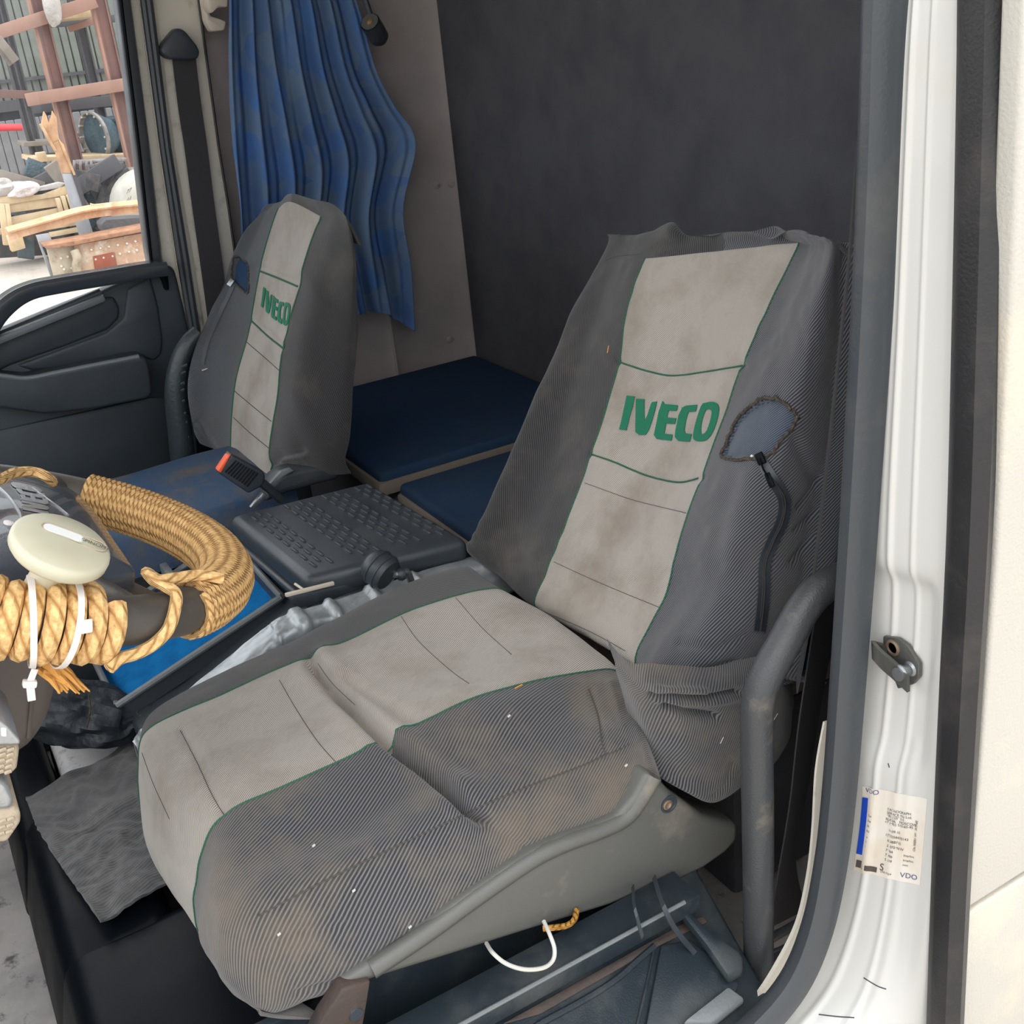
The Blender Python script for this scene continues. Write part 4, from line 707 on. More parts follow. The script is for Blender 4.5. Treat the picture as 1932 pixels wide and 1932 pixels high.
q = smooth_path([AY(a, b, y) for a, b, y in ((60, 1335, 1.80), (110, 1340, 1.79), (160, 1348, 1.78), (210, 1356, 1.76), (238, 1362, 1.75), (262, 1356, 1.74), (292, 1352, 1.73))], 8); r = np.interp(np.linspace(0, 1, len(q)), [0, .2, .45, .66, .8, .88, 1], [.046, .056, .052, .036, .018, .013, .024])
v, f, uv = tube(q, r, 40); v = v.reshape(len(q), 40, 3); k = np.arange(40); 
for i in range(len(q)): v[i] += (v[i] - q[i]) * (.10 * np.sin(k * 2 * np.pi / 40 * 9 + i * .16)[:, None] * min(1, i / 12) + .05 * np.sin(k * .9 + i * .5)[:, None])
mo('bag_body', (v.reshape(-1, 3), f, uv), 'bagcloth', t)
for a, b in ((258, 1355), (266, 1353)):
    p = AY(a, b, 1.74); mo('cord', tube([p + .017 * (math.cos(h) * A(.2, 0, 1) + math.sin(h) * A(0, 1, 0)) for h in np.arange(14) * 2 * np.pi / 14], .0022, 6, True), 'fray', t)
mo('knot', tube(smooth_path([AY(262, 1352, 1.72), AY(275, 1346, 1.72), AY(284, 1346, 1.72), AY(281, 1353, 1.72), AY(266, 1356, 1.72), AY(258, 1368, 1.72)], 4), .0022, 6), 'fray', t)
mo('bag_seam', tube(smooth_path([AY(168, 1312, 1.715), AY(170, 1340, 1.70), AY(164, 1372, 1.70)], 4), .0015, 6), 'fray', t)
# sill below the driver seat
mo('seat_plinth', box(.10, .70, .905, .918, -1.25, -.95, .003), 'sill', label='dark panel under the driver seat above the door sill', cat='panel')
t = thing('door_sill', A(.3, .75, -1.1), 'black moulded plastic door sill below the driver seat', 'door sill')
mo('sill_top', hexa([A(-.3, .66, -1.30), A(.66, .66, -1.30), A(.66, .86, -1.30), A(-.3, .86, -1.30), A(-.3, .685, -1.07), A(.64, .685, -1.07), A(.66, .86, -.985), A(-.3, .86, -.985)], .006), 'sill', t)
mo('sill_rail', tube([A(-.2, .80, -.964), AY(872, 1932, .80), AY(1100, 1807, .80), AY(1292, 1702, .80)], .0026, 8), 'traylip', t)
mo('sill_rail_step', prism([A(-.2, .80, -.966), A(.62, .80, -.966), A(.62, .80, -.99), A(-.2, .80, -.99)], A(0, .05, 0), .002), 'sill', t)
def SL(px, py, d=0.): # point on the sloping top of the sill
    n_ = unit(np.cross(A(1, 0, 0), A(0, .175, .085))); o_ = A(0, .685, -1.07); r_ = ray(px, py); return r_ * ((o_ @ n_) / (r_ @ n_)) + n_ * d * np.sign(n_[2])
mo('rusty_strip', prism([SL(947, 1935, .001), SL(1100, 1850, .001), SL(1290, 1744, .001), SL(1326, 1732, .001), SL(1334, 1742, .001), SL(1240, 1788, .001), SL(1020, 1915, .001)], A(0, 0, .002), .0008), 'rust_dark', t)
mo('raised_edge', tube(smooth_path([SL(1000, 1945, .002), SL(1026, 1928, .002), SL(1100, 1888, .002), SL(1160, 1850, .002), SL(1200, 1815, .002), SL(1234, 1786, .002)], 4), .0038, 8), 'sill', t)
mo('groove', tube([SL(1235, 1786, .001), SL(1222, 1850, .001), SL(1200, 1945, .001)], .002, 6), 'sill', t)
mo('raised_panel', prism([SL(1245, 1786), SL(1300, 1776), SL(1345, 1812), SL(1392, 1860), SL(1380, 1890), SL(1300, 1945), SL(1215, 1945)], A(0, -.003, .006), .003), 'sill', t)
mo('tread_strip', prism([SL(1285, 1945, .01), SL(1370, 1878, .01), SL(1400, 1900, .01), SL(1340, 1948, .01)], A(0, 0, .01), .003), 'traylip', t)
mo('hinge_moulding', prism([SL(1275, 1742, .012), SL(1296, 1744, .012), SL(1342, 1786, .012), SL(1396, 1824, .012), SL(1396, 1852, .012), SL(1368, 1868, .012), SL(1330, 1812, .012)], A(0, 0, .016), .005), 'sill', t)
mo('hanging_strap', ribbon(smooth_path([AY(1234, 1655, .848), AY(1252, 1710, .79), AY(1275, 1755, .78), AY(1312, 1800, .775), AY(1352, 1850, .75), AY(1400, 1905, .735)], 4), [A(.003, .001, .001)] * 21, .0015), 'black', label='thin black strap hanging from the seat shell to the sill', cat='strap')
mo('hanging_strap', ribbon(smooth_path([AY(1194, 1672, .848), AY(1198, 1715, .80), AY(1212, 1768, .785)], 4), [A(.0022, .001, .001)] * 9, .0015), 'black', label='short dark strap left of the long strap under the seat shell', cat='strap')
mo('white_wire', tube(smooth_path([AY(918, 1780, .83), AY(930, 1798, .795), AY(955, 1818, .785), AY(990, 1829, .78), AY(1025, 1826, .78), AY(1043, 1812, .785), AY(1046, 1790, .79), AY(1038, 1765, .80), AY(1026, 1738, .82)], 5), .0023, 8), 'wire', label='looped white wire hanging below the seat shell', cat='wire')
mo('orange_twine', tube(smooth_path([AY(1024, 1752, .84), AY(1046, 1750, .835), AY(1070, 1746, .835), AY(1084, 1734, .84), AY(1088, 1716, .85)], 5), .0034, 8), 'twine', label='orange twine tied under the seat shell beside the white wire', cat='twine')
# ------------------------------------------------------------------ steering wheel
WT = math.radians(23); WC = A(.045, 1.2, -.464); WN = A(math.sin(WT), 0, math.cos(WT)); W1 = A(math.cos(WT), 0, -math.sin(WT)); W2 = A(0, 1, 0); WR = .216
def wl(a, b, h=0.): return WC + W1 * a + W2 * b + WN * h
def wphi(px, py): d = ray(px, py); p = d * ((WC @ WN) / (d @ WN)) - WC; return math.atan2(p @ W2, p @ W1)
def wpt(px, py, h): d = ray(px, py); return d * (((WC + WN * h) @ WN) / (d @ WN))
def onrim(ph, rho=0., th=0.): c = W1 * math.cos(ph) + W2 * math.sin(ph); return WC + c * (WR + rho * math.cos(th)) + WN * rho * math.sin(th)
sw = thing('steering_wheel', WC, 'black steering wheel wrapped in tan rope with a cream spinner knob', 'steering wheel')
ri = tube([onrim(a) for a in np.linspace(0, 2 * np.pi, 97)[:-1]], .0240, 18, True); rm = mo('rim', ri, 'wheel', sw); RB = BVHTree.FromPolygons([Vector(v) for v in ri[0]], ri[1])
def helix(p0, p1, pitch, rr, rope, bumpy=0., per=14):
    L = abs(p1 - p0) * WR; n = int(L / pitch); N = n * per; out = []
    for i in range(N + 1):
        f = i / N; ph = p0 + (p1 - p0) * f; th = -2 * np.pi * n * f + 1; out.append(onrim(ph, rr + bumpy * math.sin(ph * 23) * math.sin(ph * 7 + 1), th))
    return tube(out, rope, 8)
a0, a1 = wphi(372, 1158), wphi(178, 950)
mo('thin_rope_wrap', helix(a0, a1 + .06, .0066, .0272, .0046), 'rope', sw, label='tightly wound thin tan rope')
b0, b1 = wphi(208, 1185), -2.5
mo('thick_rope_wrap', helix(b0, b1, .0155, .0300, .0088, .002, 18), 'rope2', sw, label='coarse thick tan rope')
def rimhit(px, py, off):
    d = Vector(ray(px, py)).normalized(); h = RB.ray_cast(Vector((0, 0, 0)), d)
    if h[0] is None: h = RB.find_nearest(d * float(np.linalg.norm(onrim(wphi(px, py)))))
    return np.array(h[0] + (h[1] if h[1].dot(d) < 0 else -h[1]) * off)
mo('loose_rope', tube(smooth_path([wpt(420, 1092, .034), wpt(375, 1085, .036), wpt(335, 1090, .036), wpt(300, 1094, .036), wpt(282, 1084, .034), wpt(276, 1080, .03)], 6), .0058, 8), 'rope2', sw, label='loose end of tan rope')
mo('loose_rope', tube(smooth_path([wpt(280, 1084, .040), wpt(292, 1096, .038), wpt(312, 1106, .034)] + [rimhit(a, b, .0075) for a, b in ((324, 1130), (320, 1155), (308, 1180), (285, 1203))] + [rimhit(255, 1222, .010), rimhit(225, 1232, .012), rimhit(200, 1236, .02)], 6), .0060, 8), 'rope2', sw, label='loose loop of tan rope across the bare rim')
mo('loose_rope', tube(smooth_path([wpt(-30, 915, .06), wpt(0, 905, .06), wpt(25, 893, .06), wpt(60, 890, .06), wpt(85, 898, .06), wpt(100, 910, .05)], 6), .0058, 8), 'rope2', sw, label='tan rope lying over the far edge of the pad')
for k in range(34):
    p = wpt(92, 1258, -.05) + rng.normal(size=3) * .003; e = wpt(120 + 55 * rng.random() - 10, 1292 + 18 * rng.random(), -.07); mo('rope_fray', tube([p, (p + e) / 2 + A(0, -.004, .004), e + rng.normal(size=3) * .002], [.0034, .003, .0008], 5), 'fibre', sw)
def tie(px, py, tilt, px2, name):
    ph = wphi(px, py); c = onrim(ph); t_ = -W1 * math.sin(ph) + W2 * math.cos(ph); n_ = W1 * math.cos(ph) + W2 * math.sin(ph); P = []
    for th in np.linspace(0, 2 * np.pi, 33)[:-1]: P.append(c + .0405 * (n_ * math.cos(th) + WN * math.sin(th)) + t_ * tilt * math.sin(th))
    P.append(P[0]); z = mo('cable_tie', ribbon(P, [t_ * .0028] * 33, .0014), 'tie', sw); return z
z = tie(62, 1195, -.006, 0, 'a'); mo('tie_strap', beam(AY(66, 1262, .985), AY(57, 1286, .985), .006, .0015, .0004), 'tie', z); mo('tie_lock', beam(AY(57, 1283, .985), AY(55, 1296, .985), .012, .008, .0015), 'tie', z); mo('tie_tail', beam(AY(57, 1294, .985), AY(60, 1322, .985), .007, .002, .0006), 'tie', z)
z = tie(126, 1180, .004, 0, 'b'); lp = unit(ray(161, 1182)) * (np.linalg.norm(onrim(wphi(150, 1180))) - .043); mo('tie_lock', obox(lp, A(.006, -.002, 0), A(.001, .004, 0), A(.001, 0, .005), .0012), 'tie', z)
# horn pad
out = [(.092, -.118), (.094, -.105), (.093, -.02), (.090, .10), (.074, .17), (.03, .205), (-.08, .205), (-.13, .16), (-.15, 0), (-.13, -.15), (-.07, -.185), (.0, -.172), (.055, -.145), (.084, -.126)]
ou = smooth_path(np.array(out), 5, True); cen2 = np.array([-.03, 0.])
rings = [(1.0, -.045), (1.0, .010), (.99, .017), (.96, .021), (.8, .027), (.55, .033), (.28, .036), (.02, .037)]
V = []; F = []; n = len(ou)
for s_, h in rings:
    for p in ou: q_ = cen2 + (p - cen2) * s_; V.append(wl(q_[0], q_[1], h))
for i in range(len(rings) - 1):
    for k in range(n): F.append([i * n + k, i * n + (k + 1) % n, (i + 1) * n + (k + 1) % n, (i + 1) * n + k])
F += [list(range(n))[::-1], list(range((len(rings) - 1) * n, len(rings) * n))]
hp = mo('horn_pad', (np.array(V), F), 'pad', sw, angle=50); HB = Surf.__new__(Surf); HB.bvh = BVHTree.FromPolygons([Vector(v) for v in V], F)
mo('pad_crease', HB.line([(60, 922), (85, 940), (110, 958), (128, 973)], .0016, .0005), 'silver', hp); mo('pad_crease', HB.line([(0, 922), (18, 940), (36, 966), (40, 980)], .0016, .0005), 'silver', hp)
sm = lambda a, b: (94 + (a - 824) / 426 * -32 + (b - 1058) / 165 * 46 - 2, 972 + (a - 824) / 426 * -50 + (b - 1058) / 165 * 5)
for L in LET: mo('letter', HB.patch([sm(a, b) for a, b in L], .0008, .001, 1), 'silver', hp)
L = OO[0] + [OO[0][0]] + [OO[1][0]] + OO[1][::-1]; mo('letter', HB.patch([sm(a, b) for a, b in L[:10]] , .0008, .001, 1), 'silver', hp)
for px, py in ((16, 988), (158, 1108)): p, nn = HB.hit(px, py); mo('pad_stud', lathe(p, nn, [(.005, 0), (.005, .002), (.001, .003)], 12), 'tie', hp)
for ph0, ln in ((-1.25, .0), (1.25, 0), (-2.0, 0), (2.0, 0)):
    q = smooth_path([wl(.08 * math.cos(ph0) - .0, .10 * math.sin(ph0), -.03), wl(.16 * math.cos(ph0), .17 * math.sin(ph0), -.012), onrim(ph0, .004, 1.5)], 6); mo('spoke', tube(q, np.linspace(.05, .020, len(q)), 14), 'wheel', sw)
mo('spoke_web', prism([wl(a, b, -.022) for a, b in ((.088, -.08), (.125, -.14), (.135, -.175), (.09, -.212), (.0, -.228), (-.07, -.215), (-.05, -.13), (.05, -.10))], WN * .024, .008, 3), 'wheel', sw)
kp = wphi(84, 1130); kb = onrim(kp, .016, math.pi / 2); hs = min(np.linspace(.02, .12, 60), key=lambda h: abs(proj(kb + WN * h)[1] - 1034)); kt = kb + WN * hs
kax = unit(WN * .8 - unit(kb) * .32 + W1 * .2); kt = kt + (AY(113, 1034, kt[1]) - kt) * 1.0
kn = thing('spinner_knob', kt, '', '') if False else None
kd = mo('spinner_knob', lathe(kt, kax, [(.010, -.012), (.028, -.011), (.040, -.008), (.0432, -.004), (.0435, .002), (.0427, .0055), (.040, .0078), (.02, .0098), (.001, .0105)], 44), 'cream', sw, label='cream disc spinner knob')
mo('knob_stem', lathe(kt - kax * .012, -kax, [(.014, 0), (.015, .02), (.017, .045), (.019, .06)], 24), 'cream', kd)
def kpt(px, py, d=.0): r_ = ray(px, py); o_ = kt + kax * (.0098 + d); return r_ * ((o_ @ kax) / (r_ @ kax))
oval = lambda c0, c1, wd: [c0 + (np.cos(a) * unit(c1 - c0) + np.sin(a) * unit(np.cross(kax, c1 - c0))) * wd for a in np.linspace(np.pi / 2, 3 * np.pi / 2, 9)] + [c1 + (np.cos(a) * unit(c1 - c0) + np.sin(a) * unit(np.cross(kax, c1 - c0))) * wd for a in np.linspace(-np.pi / 2, np.pi / 2, 9)]
c0, c1, c2 = kpt(94, 996), kpt(146, 1015), kpt(186, 1030)
mo('inlay_rim', tube(oval(c0, c2, .0072), .0007, 6, True), 'ivory', kd); mo('inlay', prism(oval(c0, c1, .0056), kax * .0006), 'white_inlay', kd)
V, F = text2d('SPINOMAT', .0066); e = unit(c2 - c1); up = unit(np.cross(kax, e)); obj('knob_print', [c1 + e * (p[0] * .95 + .0035) + up * (p[1] - .0022) + kax * .0008 for p in V], F, M['darkprint'], kd, flat=True)
mo('column_shroud', hexa([AY(-60, 1250, 1.10), AY(125, 1250, 1.10), AY(125, 1240, 1.30), AY(-60, 1240, 1.30), AY(-60, 1470, 1.12), AY(30, 1446, 1.12), AY(30, 1436, 1.28), AY(-60, 1460, 1.28)], .02, 4), 'shroud', label='brown-grey steering column shroud below the rope wrapped wheel', cat='column shroud') if False else None
t = thing('steering_column', AY(30, 1420, 1.14), 'brown-grey steering column shroud below the rope wrapped wheel', 'steering column')
mo('shroud', prism([AY(a, b, 1.12) for a, b in ((-60, 1220), (130, 1225), (112, 1290), (98, 1345), (84, 1385), (56, 1415), (20, 1440), (-60, 1470))], A(0, .16, .0), .018, 4), 'shroud', t)
mo('shroud_seam', tube([AY(66, 1260, 1.118), AY(60, 1330, 1.118), AY(54, 1392, 1.120)], .0025, 6), 'shroud', t)
for name, sil, face, rows_, lab in (('upper', [(-40, 1356), (2, 1361), (16, 1372), (38, 1397), (39, 1406), (-40, 1410)], [(-40, 1409), (38, 1405), (37, 1425), (34, 1450), (27, 1463), (-40, 1466)], ((1414, 1424, 1435, 1446, 1456)), 'upper grey dash control with pale square grid at the left edge'), ('lower', [(-40, 1468), (2, 1474), (14, 1484), (26, 1508), (25, 1530), (-40, 1536)], [(-40, 1537), (30, 1522), (39, 1532), (40, 1552), (14, 1590), (-40, 1600)], ((1550, 1562, 1574)), 'lower grey dash control with dirty beige grid at the left edge')):
    t = thing('dash_control', AY(0, 1460, .95), lab, 'dash control')
    mo('top_plate', slab([(-190 if a < 0 else a, b) for a, b in sil], .95, .09, .006, 3), 'silver', t); mo('grid_body', slab([(-190 if a < 0 else a, b) for a, b in face], .955, .08, .006, 3), 'ivory', t)
    for y_ in rows_:
        for x_ in (-8, 5, 20): mo('grid_cell', obox(AY(x_ + (y_ - rows_[0]) * -.12, y_ - (x_ * .25 if name == 'lower' else 0), .9545), A(.0032, 0, 0), A(0, .0015, 0), A(0, 0, .0018), .0008), 'ivory', t)
    if name == 'upper': mo('switch_mark', obox(AY(7, 1381, .9495), A(.002, 0, -.001), A(0, .0012, 0), A(.001, 0, .004), .0008), 'white_inlay', t)

# ------------------------------------------------------------------ the yard seen through the far window
def G(px, py, y): return AY(px, py, y)
def onG(px, py): return AZ(px, py, -2.35)
fz = 20.; t = thing('sheet_fence', A(0, fz, -2.35), 'tall ribbed sheet metal wall of green-grey boards behind the rack', 'wall')
src = None; x0 = G(-40, 120, fz)[0]; x1 = G(262, 120, fz)[0]; x0 -= 3.2; x1 += 4.5
for x in np.arange(x0, x1, .118):
    v = box(x, x + .106, fz, fz + .03, -.75, 2.4, .012, 1)
    if src is None: src = mo('board', v, 'fence', t)
    else: clone(src, 'board', A(x + .053, fz + .015, .825), t)
src = None
for x in np.arange(x0 - .3, x1 + .3, .125):
    v = box(x, x + .115, fz - .3, fz - .27, -2.35, -.86, .012, 1)
    if src is None: src = mo('lower_board', v, 'fence2', t)
    else: clone(src, 'lower_board', A(x + .0575, fz - .285, -1.605), t)
mo('backing', box(x0 - .4, x1 + .6, fz + .05, fz + .1, -2.35, 2.6), 'darksteel', t)
mo('fence_rail', beam(A(x0, fz - .03, G(120, 141, fz)[2]), A(x1, fz - .03, G(120, 141, fz)[2]), .05, .05), 'darksteel', t)
mo('fence_girt', beam(A(x0, fz - .1, G(120, 187, fz)[2]), A(x1, fz - .1, G(120, 187, fz)[2]), .16, .1), 'darksteel', t)
def ibeam(P0, P1, w_, d_, th): # H-section post
    tt = unit(P1 - P0); b = unit(A(0, 1, 0) - tt * tt[1]); a = np.cross(tt, b); m_ = (P0 + P1) / 2; h = (P1 - P0) / 2
    return join(obox(m_ - a * (w_ - th) / 2, h, a * th / 2, b * d_ / 2), obox(m_ + a * (w_ - th) / 2, h, a * th / 2, b * d_ / 2), obox(m_, h, a * w_ / 2, b * th / 2))
t = thing('steel_rack', onG(160, 330), 'brown steel storage rack of posts and beams in the yard', 'rack')
def gp(px, py, y, z): p = G(px, py, y); return A(p[0], y, z)
for px, y, w_, m in ((113, 16, .165, 'brownsteel'), (226, 16, .17, 'brownsteel'), (182, 18.4, .14, 'darksteel'), (45, 17.5, .12, 'darksteel'), (36, 17.0, .09, 'darksteel')):
    p = G(px, 180, y); b = mo('post', ibeam(A(p[0], y, -2.35), A(p[0], y, 3.2), w_, .14, .022), m, t)
    if m == 'brownsteel': mo('post_flange', box(p[0] - w_ / 2 - .034, p[0] - w_ / 2 + .002, y - .09, y + .03, -2.35, 3.2, .004, 1), 'orangesteel', b)
for a, b, y, w_, m in (((-30, 70), (180, 2), 15.85, .15, 'orangesteel'), ((50, 189), (262, 155), 15.85, .15, 'orangesteel'), ((-30, 176), (100, 180), 16.4, .10, 'brownsteel'), ((90, 46), (225, 34), 18.2, .10, 'darksteel'), ((130, 55), (200, 32), 17.2, .08, 'orangesteel'), ((40, 206), (250, 186), 18.3, .15, 'darksteel')):
    mo('beam', beam(G(*a, y), G(*b, y), w_, .09, .006), m, t)
mo('shelf_board', prism([G(92, 26, 16.3), G(190, 18, 16.3), G(190, 30, 16.3), G(94, 38, 16.3)], A(0, 1.2, 0), .006), 'wood', t)
mo('shelf_board', prism([G(60, 297, 16.3), G(260, 290, 16.3), G(260, 298, 16.3), G(60, 306, 16.3)], A(0, .9, 0), .006), 'wood', t)
mo('shelf_board', prism([G(45, 268, 16.8), G(160, 262, 16.8), G(160, 270, 16.8), G(45, 277, 16.8)], A(0, .6, 0), .006), 'wood_grey', t)
mo('shelf_board', prism([G(130, 252, 17.), G(260, 244, 17.), G(260, 250, 17.), G(130, 258, 17.)], A(0, .5, 0), .006), 'wood_grey', t)
mo('shelf_board', prism([G(60, 318, 16.), G(150, 312, 16.), G(150, 321, 16.), G(62, 327, 16.)], A(0, .5, 0), .006), 'wood', t)
def blob(c, r3, m, name, lab, cat, amp=.14, seed=0, parent=None):
    r_ = np.random.default_rng(seed); V = []; n1, n2 = 20, 12; nz = noise2((n2 + 1, n1), 3, seed) * amp
    for i in range(n2 + 1):
        for k in range(n1):
            th = math.pi * i / n2; ph = 2 * math.pi * k / n1; q = 1 + (nz[i, k] * min(k, n1 - k) / n1 * 3) * math.sin(th); V.append(c + A(r3[0] * math.sin(th) * math.cos(ph), r3[1] * math.sin(th) * math.sin(ph), r3[2] * math.cos(th)) * q)
    F = [[i * n1 + k, i * n1 + (k + 1) % n1, (i + 1) * n1 + (k + 1) % n1, (i + 1) * n1 + k] for i in range(n2) for k in range(n1)]
    return mo(name, (np.array(V), F), m, parent, label=lab, cat=cat)
blob(G(98, 8, 15.7), (.10, .10, .24), 'sackgrey', 'hanging_sack', 'pale plastic sack hanging from the top beam of the rack', 'sack', .3, 3)
t = thing('grey_timber', G(12, 95, 15.6), 'short grey timber leaning out of the rack at the left', 'timber'); mo('plank', beam(G(-4, 72, 15.6), G(30, 116, 15.6), .10, .05, .004), 'wood_grey', t); mo('plank', beam(G(-8, 84, 15.7), G(22, 122, 15.7), .07, .05, .004), 'wood_grey', t)
mo('red_pipe', lathe(G(-20, 241, 15.4), G(42, 240, 15.4) - G(-20, 241, 15.4), [(.04, 0), (.042, .01), (.042, np.linalg.norm(G(42, 240, 15.4) - G(-20, 241, 15.4)) - .01), (.034, np.linalg.norm(G(42, 240, 15.4) - G(-20, 241, 15.4)))], 16), 'red', label='red pipe sticking in from the left before the rack', cat='pipe')
# gearbox
t = thing('gearbox', G(200, 310, 15.4), 'grey and teal gearbox with round bell housing standing on the rack', 'gearbox')
c = G(175, 259, 16.7); ax = unit(A(-.93, -.36, .02))
mo('bell_cone', lathe(c, ax, [(.16, -.34), (.20, -.30), (.28, -.14), (.325, -.05), (.30, -.05)], 40), 'teal', t)
mo('bell_housing', lathe(c, ax, [(.30, -.055), (.33, -.05), (.335, -.03), (.34, 0), (.31, 0), (.305, -.03), (.26, -.10), (.12, -.14), (.001, -.14)], 40), 'gear', t)
bx = c - ax * .34; mo('gear_case', obox(c - ax * .56 + A(0, 0, -.02), ax * .26, unit(np.cross(ax, A(0, 0, 1))) * .22, A(0, 0, .24), .05, 3), 'teal', t)
for k in range(12):
    th = k * math.pi / 6; e1 = unit(np.cross(ax, A(0, 0, 1))); e2 = np.cross(ax, e1); mo('bolt', lathe(c + .30 * (e1 * math.cos(th) + e2 * math.sin(th)), ax, [(.014, -.05), (.014, .012), (.004, .014)], 8), 'rivet', t)
for k in range(4): mo('rib', obox(c - ax * (.42 + .08 * k) + A(0, 0, .10) + unit(np.cross(ax, A(0, 0, 1))) * -.0, ax * .012, unit(np.cross(ax, A(0, 0, 1))) * .235, A(0, 0, .13), .004, 1), 'teal', t)
mo('cradle', join(beam(G(128, 330, 15.7), G(262, 322, 15.7), .09, .2, .01), beam(G(145, 306, 15.7), G(236, 300, 15.7), .05, .2, .01), beam(G(186, 304, 15.7), G(186, 326, 15.7), .14, .2, .01)), 'gear', t)
for px in (140, 152, 163, 172): mo('cradle_stud', beam(G(px, 302, 15.58), G(px, 324, 15.58), .03, .03, .004), 'gear', t)
# tank
t = thing('plastic_tank', onG(270, 420), 'white plastic tank with faded numbers lying behind the orange beam', 'tank')
tc_ = G(280, 392, 14.35); V, F = lathe(tc_, A(-.45, -.88, .1), [(.02, .30), (.25, .27), (.40, .16), (.47, 0), (.47, -.5), (.3, -.62), (.02, -.64)], 36); mo('shell', (V, F), 'tank', t); TB = Surf.__new__(Surf); TB.bvh = BVHTree.FromPolygons([Vector(v) for v in V], F); TB.dist = 14.8
for s_, px, py, a in (('77', 238, 366, .5), ('11', 238, 381, .5)):
    V, F = text2d(s_, 15.); W_ = []
    for p in V: W_.append(TB.hit(px + p[0] * math.cos(a) * .7 + p[1] * .25, py - p[0] * math.sin(a) * .7 - p[1] * .7, .006)[0])
    obj('number', W_, F, M['ink'], t, flat=True)
# pallet crate with plastic film
t = thing('timber_crate', onG(60, 470), 'pale timber crate of planks and posts at the left behind the orange beam', 'crate')
for a, b, w_, d_ in (((-30, 384), (132, 358), .10, .10), ((-30, 398), (118, 378), .12, .04), ((20, 418), (120, 398), .10, .04), ((30, 438), (150, 418), .07, .04), ((-20, 440), (30, 432), .07, .04), ((93, 443), (152, 432), .06, .05)): mo('plank', beam(G(*a, 14.9), G(*b, 14.9), w_, d_, .004), 'wood', t)
for a, b, w_ in (((3, 384), (12, 462), .07), ((12, 384), (22, 462), .06), ((108, 374), (118, 410), .05), ((118, 370), (128, 408), .05), ((128, 368), (140, 406), .05)): mo('upright', beam(G(*a, 14.8), G(*b, 14.8), w_, .08, .004), 'wood', t)
mo('corner_block', obox(G(30, 456, 14.6), A(.08, 0, .01), A(0, .08, 0), A(0, 0, .09), .008), 'wood', t); mo('corner_block', obox(G(78, 296, 16.2), A(.06, 0, .0), A(0, .06, 0), A(0, 0, .06), .008), 'wood', t)
t2 = None
blob(G(48, 356, 14.85), (.17, .15, .085), 'bag', 'plastic_bag', 'crumpled white plastic bag on the crate', 'bag', .3, 5)
blob(G(8, 352, 14.9), (.11, .12, .10), 'sackgrey', 'grey_bag', 'grey plastic bag on the left end of the crate', 'bag', .3, 6)
mo('cloth_strip', prism([G(60, 362, 14.85), G(80, 352, 14.85), G(112, 344, 14.85), G(124, 346, 14.85), G(112, 356, 14.85), G(80, 368, 14.85), G(64, 370, 14.85)], A(0, .12, .0), .01), 'sackgrey', label='pale folded sheet lying right of the white bag on the crate', cat='sheet')
t = thing('dark_pallet', onG(25, 486), 'dark flat pallet on the ground at the left under the crate', 'pallet')
for dz in (0, .12): mo('deck', hexa([onG(-30, 487) + A(0, 0, dz), onG(56, 478) + A(0, 0, dz), onG(62, 462) + A(0, 0, dz), onG(-30, 470) + A(0, 0, dz)] + [onG(-30, 487) + A(0, 0, dz + .03), onG(56, 478) + A(0, 0, dz + .03), onG(62, 462) + A(0, 0, dz + .03), onG(-30, 470) + A(0, 0, dz + .03)], .004), 'wood_grey', t)
for px in (-10, 20, 50): mo('block', obox(onG(px, 479 - px * .06) + A(0, .08, .075), A(.035, 0, 0), A(0, .07, 0), A(0, 0, .05), .004), 'scrap', t)
# dark scrap heap between crate and rack
for k in range(26):
    px = rng.uniform(20, 262); py = rng.uniform(318, 450); y = rng.uniform(15.2, 15.9); p0_ = G(px, py, y); dvec = unit(rng.normal(size=3) * A(1, .4, .6)) * rng.uniform(.15, .4)
    mo('scrap_bar', beam(p0_ - dvec, p0_ + dvec, rng.uniform(.05, .14), .06, .006), ('scrap', 'darksteel', 'wood_grey', 'scrap', 'teal')[k % 5], None, label=None) if False else None
t = thing('scrap_heap', onG(170, 430), 'dark heap of scrap metal behind the leaning bar', 'scrap heap')
for k in range(60):
    px = rng.uniform(-10, 262); py = rng.uniform(325, 455); y = rng.uniform(15.05, 15.4); p0_ = G(px, py, y); dvec = unit(rng.normal(size=3) * A(1, .4, .6)) * rng.uniform(.12, .4)
    mo('scrap_piece', beam(p0_ - dvec, p0_ + dvec, rng.uniform(.05, .22), .08, .006), ('scrap', 'darksteel', 'scrap', 'wood_grey', 'teal', 'scrap')[k % 6], t)
mo('heap_core', prism([G(-40, 330, 15.5), G(270, 326, 15.5), G(270, 470, 15.5), G(-40, 490, 15.5)], A(0, .1, 0), .02), 'scrap', t)
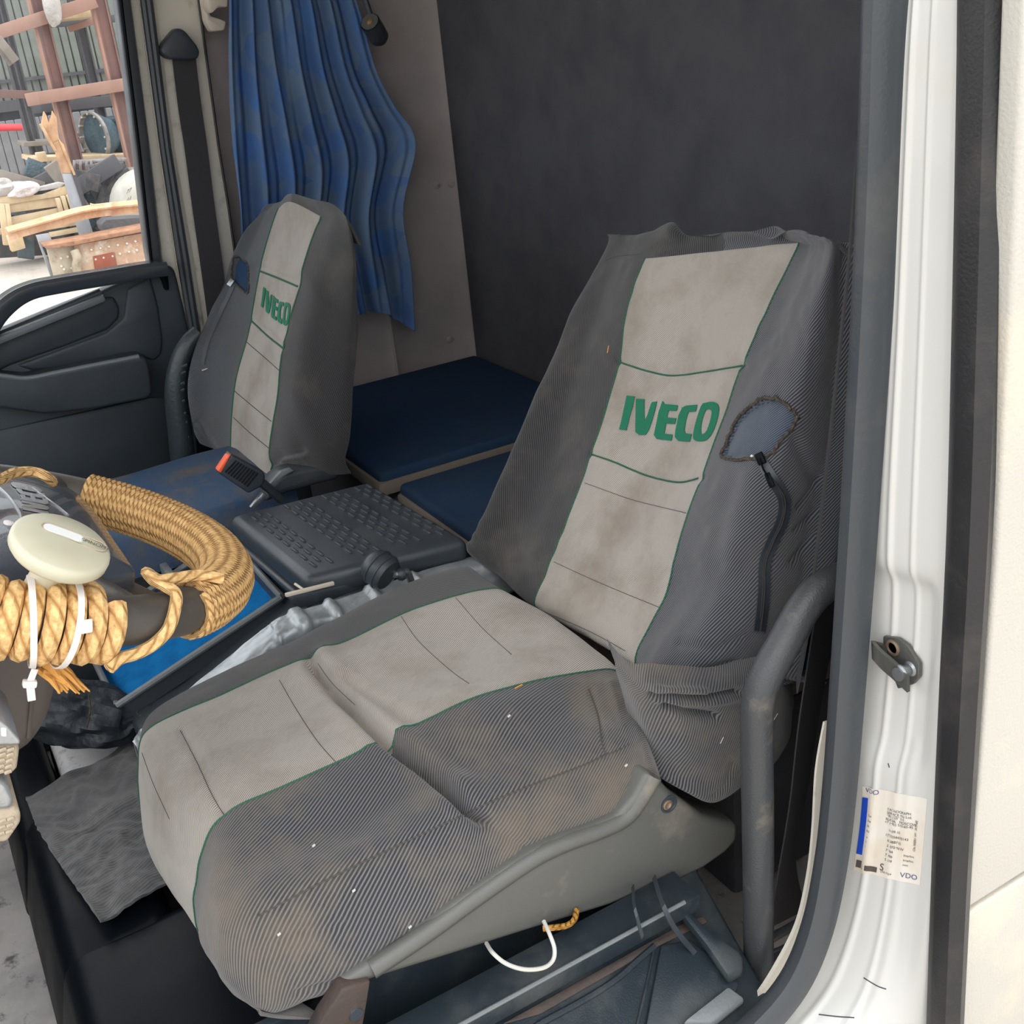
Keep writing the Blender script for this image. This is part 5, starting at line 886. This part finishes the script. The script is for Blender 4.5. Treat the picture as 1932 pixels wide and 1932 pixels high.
# leaning bar
t = thing('leaning_bar', onG(190, 470), 'tall steel channel leaning with a rusty split top and grey lower half', 'bar'); yb = 14.3
mo('lower_half', prism([G(a, b, yb) for a, b in ((117, 326), (138, 326), (198, 505), (170, 515))], A(0, .05, 0), .004), 'greybar', t); mo('lower_flange', prism([G(a, b, yb - .02) for a, b in ((134, 322), (142, 322), (170, 404), (162, 406))], A(0, .12, 0), .004), 'darksteel', t)
mo('upper_half', prism([G(a, b, yb) for a, b in ((100, 268), (112, 262), (124, 282), (136, 318), (138, 328), (117, 328), (106, 292))], A(0, .05, 0), .004), 'bar_rust', t)
mo('upper_flange', prism([G(a, b, yb - .03) for a, b in ((110, 262), (120, 272), (143, 330), (139, 331), (118, 282))], A(0, .14, 0), .002), 'bar_rust', t)
mo('split_tip', prism([G(a, b, yb) for a, b in ((94, 272 - 2), (78, 238), (83, 210), (88, 218), (92, 232), (98, 218), (99, 209), (107, 222), (109, 246), (112, 264), (104, 270))], A(0, .06, 0), .003), 'bar_rust', t); mo('tip_edge', beam(G(76, 234, yb - .02), G(104, 284, yb - .02), .025, .08, .002), 'bar_rust', t)
# orange curved beam, grey plate and riveted chassis rail
t = thing('orange_beam', onG(30, 500), 'curved orange painted steel beam lying across the yard scrap', 'beam'); cv_ = [(14, 442), (50, 432), (100, 418), (150, 404), (200, 396), (262, 390), (300, 388)]
q = smooth_path([G(a, b, 13.6) for a, b in cv_], 5); mo('beam_bar', tube(q, .065, up=A(0, 1, 0), prof=[(-1, -.6), (1, -.6), (1, .6), (-1, .6)]), 'plank_orange', t)
mo('beam_flange', ribbon(q + A(0, -.06, .05), [A(0, .05, .02)] * len(q), .02), 'plank_orange', t); mo('lug', prism([G(a, b, 13.55) for a, b in ((175, 396), (172, 384), (180, 386), (198, 385), (222, 388), (222, 396))], A(0, .08, 0), .004), 'plank_orange', t)
mo('dark_sheet', prism([G(a, b, 13.9) for a, b in ((190, 424), (200, 414), (290, 408), (300, 540), (235, 540), (222, 450), (196, 438))], A(0, .3, 0), .02), 'tarp', label='dark grey sheet wedged between the orange beam and the rusty rail', cat='sheet')
mo('steel_plate', prism([G(a, b, 13.45) for a, b in ((68, 444), (92, 440), (102, 462), (80, 466), (106, 524), (98, 528))], A(0, .04, 0), .003), 'greybar', label='thin grey steel plate leaning at the left end of the rusty rail', cat='plate')
t = thing('chassis_rail', onG(200, 540), 'rusty riveted truck chassis rail lying just beyond the far door', 'chassis rail'); yr = 13.2
mo('grey_web', prism([G(a, b, yr) for a, b in ((88, 468), (142, 462), (152, 530), (150, 560), (112, 560), (104, 530))], A(0, .05, 0), .004), 'rail_grey', t)
mo('rust_web', prism([G(a, b, yr - .03) for a, b in ((140, 463), (300, 434), (304, 560), (150, 560))], A(0, .06, 0), .004), 'rail_rust', t)
mo('top_flange', prism([G(a, b, yr - .12) for a, b in ((84, 464), (140, 455), (300, 424), (300, 431), (140, 463), (88, 470))], A(0, .4, 0), .004), 'rust', t)
mo('red_plate', prism([G(a, b, yr - .05) for a, b in ((176, 484), (216, 476), (222, 506), (180, 512))], A(0, .03, 0), .003), 'rust_red', t); mo('hinge_lump', blob(G(143, 490, yr - .06), (.06, .07, .22), 'rail_grey', 'tmp', None, None, .2, 9).data and (np.zeros((0, 3)), []), 'rail_grey', t) if False else None
mo('end_knuckle', tube(smooth_path([G(140, 472, yr - .06), G(146, 488, yr - .08), G(144, 505, yr - .06), G(150, 524, yr - .06)], 5), .05, 10), 'rail_grey', t)
for px, py in ((172, 471), (189, 468), (205, 465), (222, 462), (239, 459), (255, 455), (270, 452), (115, 487), (116, 502), (121, 508), (136, 506), (265, 497), (226, 479), (243, 475), (258, 472), (274, 470), (128, 484), (180, 489), (195, 486), (212, 483)):
    mo('rivet', lathe(G(px, py, yr - (.035 if px > 150 else .0)), A(0, -1, 0), [(.017, -.004), (.016, .008), (.010, .016), (.001, .018)], 10), 'rivet', t)
